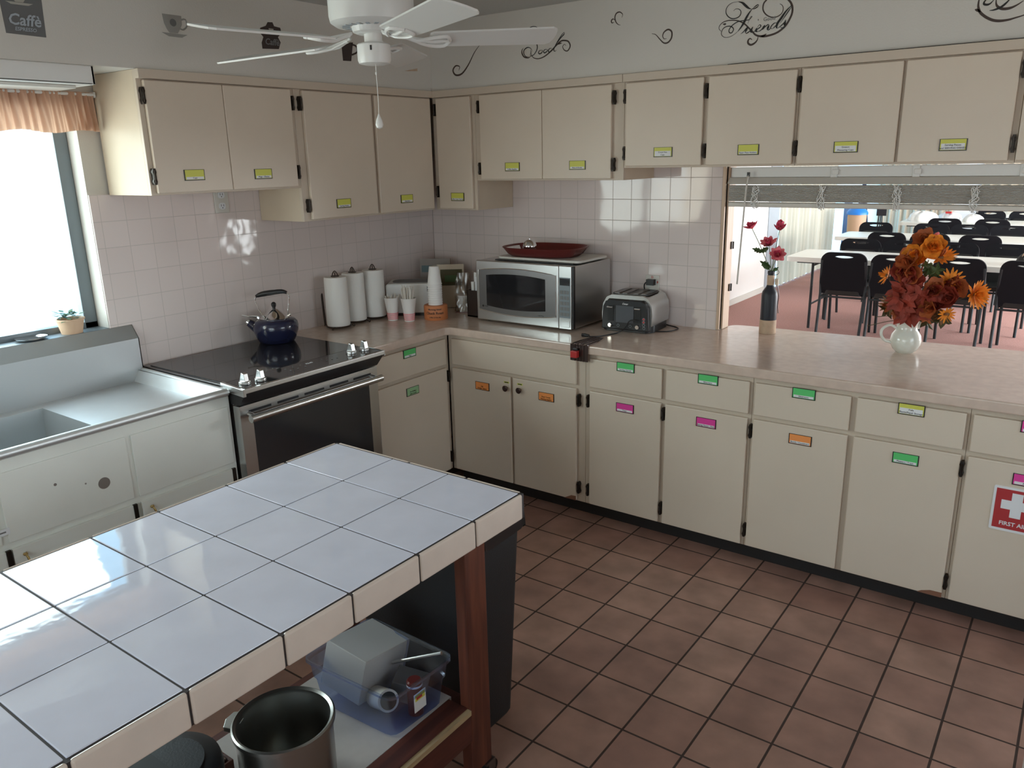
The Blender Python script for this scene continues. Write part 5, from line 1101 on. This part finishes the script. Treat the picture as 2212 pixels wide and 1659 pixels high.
# tables
TBL = None
def table(x, y, label, rz=0., L=2.44, w=.75):
    global TBL
    if TBL is None:
        t = thing('folding_table', label, 'table', (x, y, 0), rz, 'white folding tables in rows')
        b = local(t); b.mat('tabletop'); b.add_mesh(plate([rrect(L, w, .05)], .048), Matrix.Translation((L / 2, w / 2, .716))); put(b, 'tabletop', t, bevel=.006)
        for xx in (.25, L - .06):
            b = local(t); b.mat('chairleg'); b.tube([(xx, .10, 0), (xx, .10, .69)], .014, 8); b.tube([(xx, w - .10, 0), (xx, w - .10, .69)], .014, 8); b.tube([(xx, .10, .25), (xx, w - .10, .25)], .010, 8); b.tube([(xx, .10, .65), (xx, w - .10, .65)], .010, 8); put(b, 'leg', t, smooth=True)
        b = local(t); b.mat('chairleg'); b.box(.1, L - .1, .06, .075, .675, .692); b.box(.1, L - .1, w - .075, w - .06, .675, .692); put(b, 'side_rail', t)
        TBL = t; return t
    t = copy_tree(TBL, None, (x, y, 0), rz); t['label'] = label; return t
table(.80, 4.50, 'white folding table nearest the serving opening')
table(.68, 6.75, 'white folding table in the second row from the serving opening')
table(.95, 9.25, 'white folding table in the third row, heaped with bags at its left end')
table(1.9, 11.2, 'white folding table in the farthest row, only a strip in view')
# chairs
def chair_proto():
    t = thing('folding_chair', '', 'chair', (0, 0, 0), 0, 'black stacking chairs at the dining tables')
    # backrest: rounded plate with a hand slot, tilted back (back of chair towards -y)
    outer = rrect(.42, .41, .085, 7, 0, .0); bot = [(x, y if y > -.1 else -.2) for x, y in outer]
    slot = [(x, y) for x, y in [(.085 * math.cos(a * PI / 12),   .168 - (.018 * math.sin(a * PI / 12))) for a in range(13)]]
    slot = slot + [(-.05, .1755), (0, .178), (.05, .1755)]
    me = plate([bot, slot], .022); T = Matrix.Translation((0, -.215, .635)) @ Matrix.Rotation(math.radians(90 + 8), 4, 'X')
    b = local(t); b.mat('chairblack'); b.add_mesh(me, T); put(b, 'backrest', t, bevel=.004)
    # front cushion of the back
    b = local(t); b.mat('chairpad'); me2 = plate([rrect(.38, .27, .08, 6, 0, -.045)], .02); b.add_mesh(me2, T @ Matrix.Translation((0, 0, -.020))); put(b, 'back_cushion', t, bevel=.008)
    b = local(t); b.mat('chairpad'); b.add_mesh(plate([rrect(.40, .41, .07)], .045), Matrix.Translation((0, .0, .445))); put(b, 'seat', t, bevel=.015)
    for sx_ in (-1, 1):
        b = local(t); b.mat('chairleg'); b.tube([(sx_ * .198, -.265, 0), (sx_ * .203, -.19, .43), (sx_ * .205, -.20, .55), (sx_ * .196, -.235, .76)], .0135, 10); put(b, 'leg', t, smooth=True)
        b = local(t); b.mat('chairleg'); b.tube([(sx_ * .195, .23, 0), (sx_ * .195, .18, .43)], .0135, 10); put(b, 'leg', t, smooth=True)
    b = local(t); b.mat('chairleg'); b.tube([(-.195, -.20, .405), (-.195, .185, .405), (.195, .185, .405), (.195, -.20, .405), (-.195, -.20, .405)], .010, 8); put(b, 'seat_frame', t, smooth=True)
    return t
CH = None
def chair(x, y, rz, label):
    global CH
    if CH is None: CH = chair_proto(); c_ = CH; c_.location = (x, y, 0); c_.rotation_euler = (0, 0, rz)
    else: c_ = copy_tree(CH, None, (x, y, 0), rz)
    c_['label'] = label
row1 = [(1.435, 'black chair backing the kitchen at the nearest table, leftmost in view'), (1.885, 'black chair backing the kitchen at the nearest table, left of the bouquet'), (2.415, 'black chair backing the kitchen, mostly hidden behind the bouquet'), (2.935, 'black chair backing the kitchen at the nearest table, rightmost in view')]
for x, l in row1: chair(x, 4.45, random.uniform(-.03, .03), l)
for x, l in ((1.27, 'black chair facing the kitchen across the nearest table, leftmost'), (1.70, 'black chair facing the kitchen across the nearest table, left of the bouquet top'), (2.20, 'black chair facing the kitchen across the nearest table, right behind the bouquet top'), (2.66, 'black chair facing the kitchen across the nearest table, rightmost, beside the bag')): chair(x, 5.34, PI + random.uniform(-.04, .04), l)
for x, l in ((1.36, 'black chair backing the kitchen at the second table, leftmost'), (1.81, 'black chair backing the kitchen at the second table, behind the bouquet top'), (2.31, 'black chair backing the kitchen at the second table, rightmost in view')): chair(x, 6.68, random.uniform(-.03, .03), l)
for x, l in ((.93, 'black chair facing the kitchen across the second table, alone at its left end'), (1.60, 'black chair facing the kitchen across the second table, in front of the bag table'), (2.04, 'black chair facing the kitchen across the second table, middle of the three at right'), (2.48, 'black chair facing the kitchen across the second table, farthest right')): chair(x, 7.62, PI + random.uniform(-.04, .04), l)
for x, l in ((1.62, 'black chair backing the kitchen at the bag-laden third table, left one'), (2.19, 'black chair backing the kitchen at the third table, right one')): chair(x, 9.05, random.uniform(-.03, .03), l)
for x, l in ((1.98, 'black chair at the far edge of the dining room, under the blind, left one'), (2.44, 'black chair at the far edge of the dining room, under the blind, right one')): chair(x, 10.35, PI, l)
# things on the tables
def lump(x, y, z, sx_, sy_, sz_, m, name, label, cat, seed):
    random.seed(seed); b = B().mat(m); ph = [random.uniform(0, 6) for _ in range(6)]
    def f(u, v):
        a = 2 * PI * u; e_ = PI / 2 * v; r = 1 + .14 * math.sin(3 * a + ph[0]) + .10 * math.sin(7 * a + ph[1] + 3 * v) + .06 * math.sin(13 * a + ph[2])
        return (x + sx_ * r * math.cos(a) * math.cos(e_) ** .6, y + sy_ * r * math.sin(a) * math.cos(e_) ** .6, z + sz_ * math.sin(e_) * (1 + .12 * math.sin(5 * a + ph[3])))
    b.grid(f, 36, 8); tag(b.done(name, smooth=True, autos=False), label, cat)
lump(1.20, 9.55, .741, .19, .14, .13, 'paper', 'cloth_bundle', 'large off-white cloth bundle at the left end of the third table', 'bundle', 1)
lump(1.55, 9.70, .741, .15, .11, .11, 'card', 'folded_linen', 'pale blue-white folded linen pile on the third table', 'linen', 2)
lump(1.87, 9.60, .741, .13, .10, .10, 'paper', 'plastic_bag', 'white crumpled plastic bag on the third table, rightmost of the heap', 'bag', 3)
b = B().mat('red').box(1.50, 1.58, 9.60, 9.64, .85, .88); tag(b.done('red_packet', bevel=.004), 'small red packet on top of the folded linen pile', 'packet')
# bag on the first table, right edge
t = thing('handbag', 'black bag with white straps on the nearest dining table, right edge of the photo', 'bag', (2.93, 4.78, .741))
lumpb = B().mat('ink'); random.seed(4)
def fbag(u, v):
    a = 2 * PI * u; e_ = PI / 2 * v; r = 1 + .08 * math.sin(4 * a) + .05 * math.sin(9 * a); return (2.93 + .14 * r * math.cos(a) * math.cos(e_) ** .5, 4.78 + .10 * r * math.sin(a) * math.cos(e_) ** .5, .741 + .11 * math.sin(e_))
lumpb.grid(fbag, 30, 8); lumpb.done('bag_body', t, smooth=True, autos=False)
b = B().mat('burlap'); b.tube([(2.80, 4.72, .745), (2.86, 4.74, .86)], .008, 8); b.mat('card')
for k in range(5): b.tube(smooth_line([(2.86 + .02 * k, 4.70, .80), (2.87 + .02 * k, 4.70, .90 + .01 * (k % 2)), (2.90 + .02 * k, 4.72, .82)], 3), .007, 6)
b.done('strap', t)
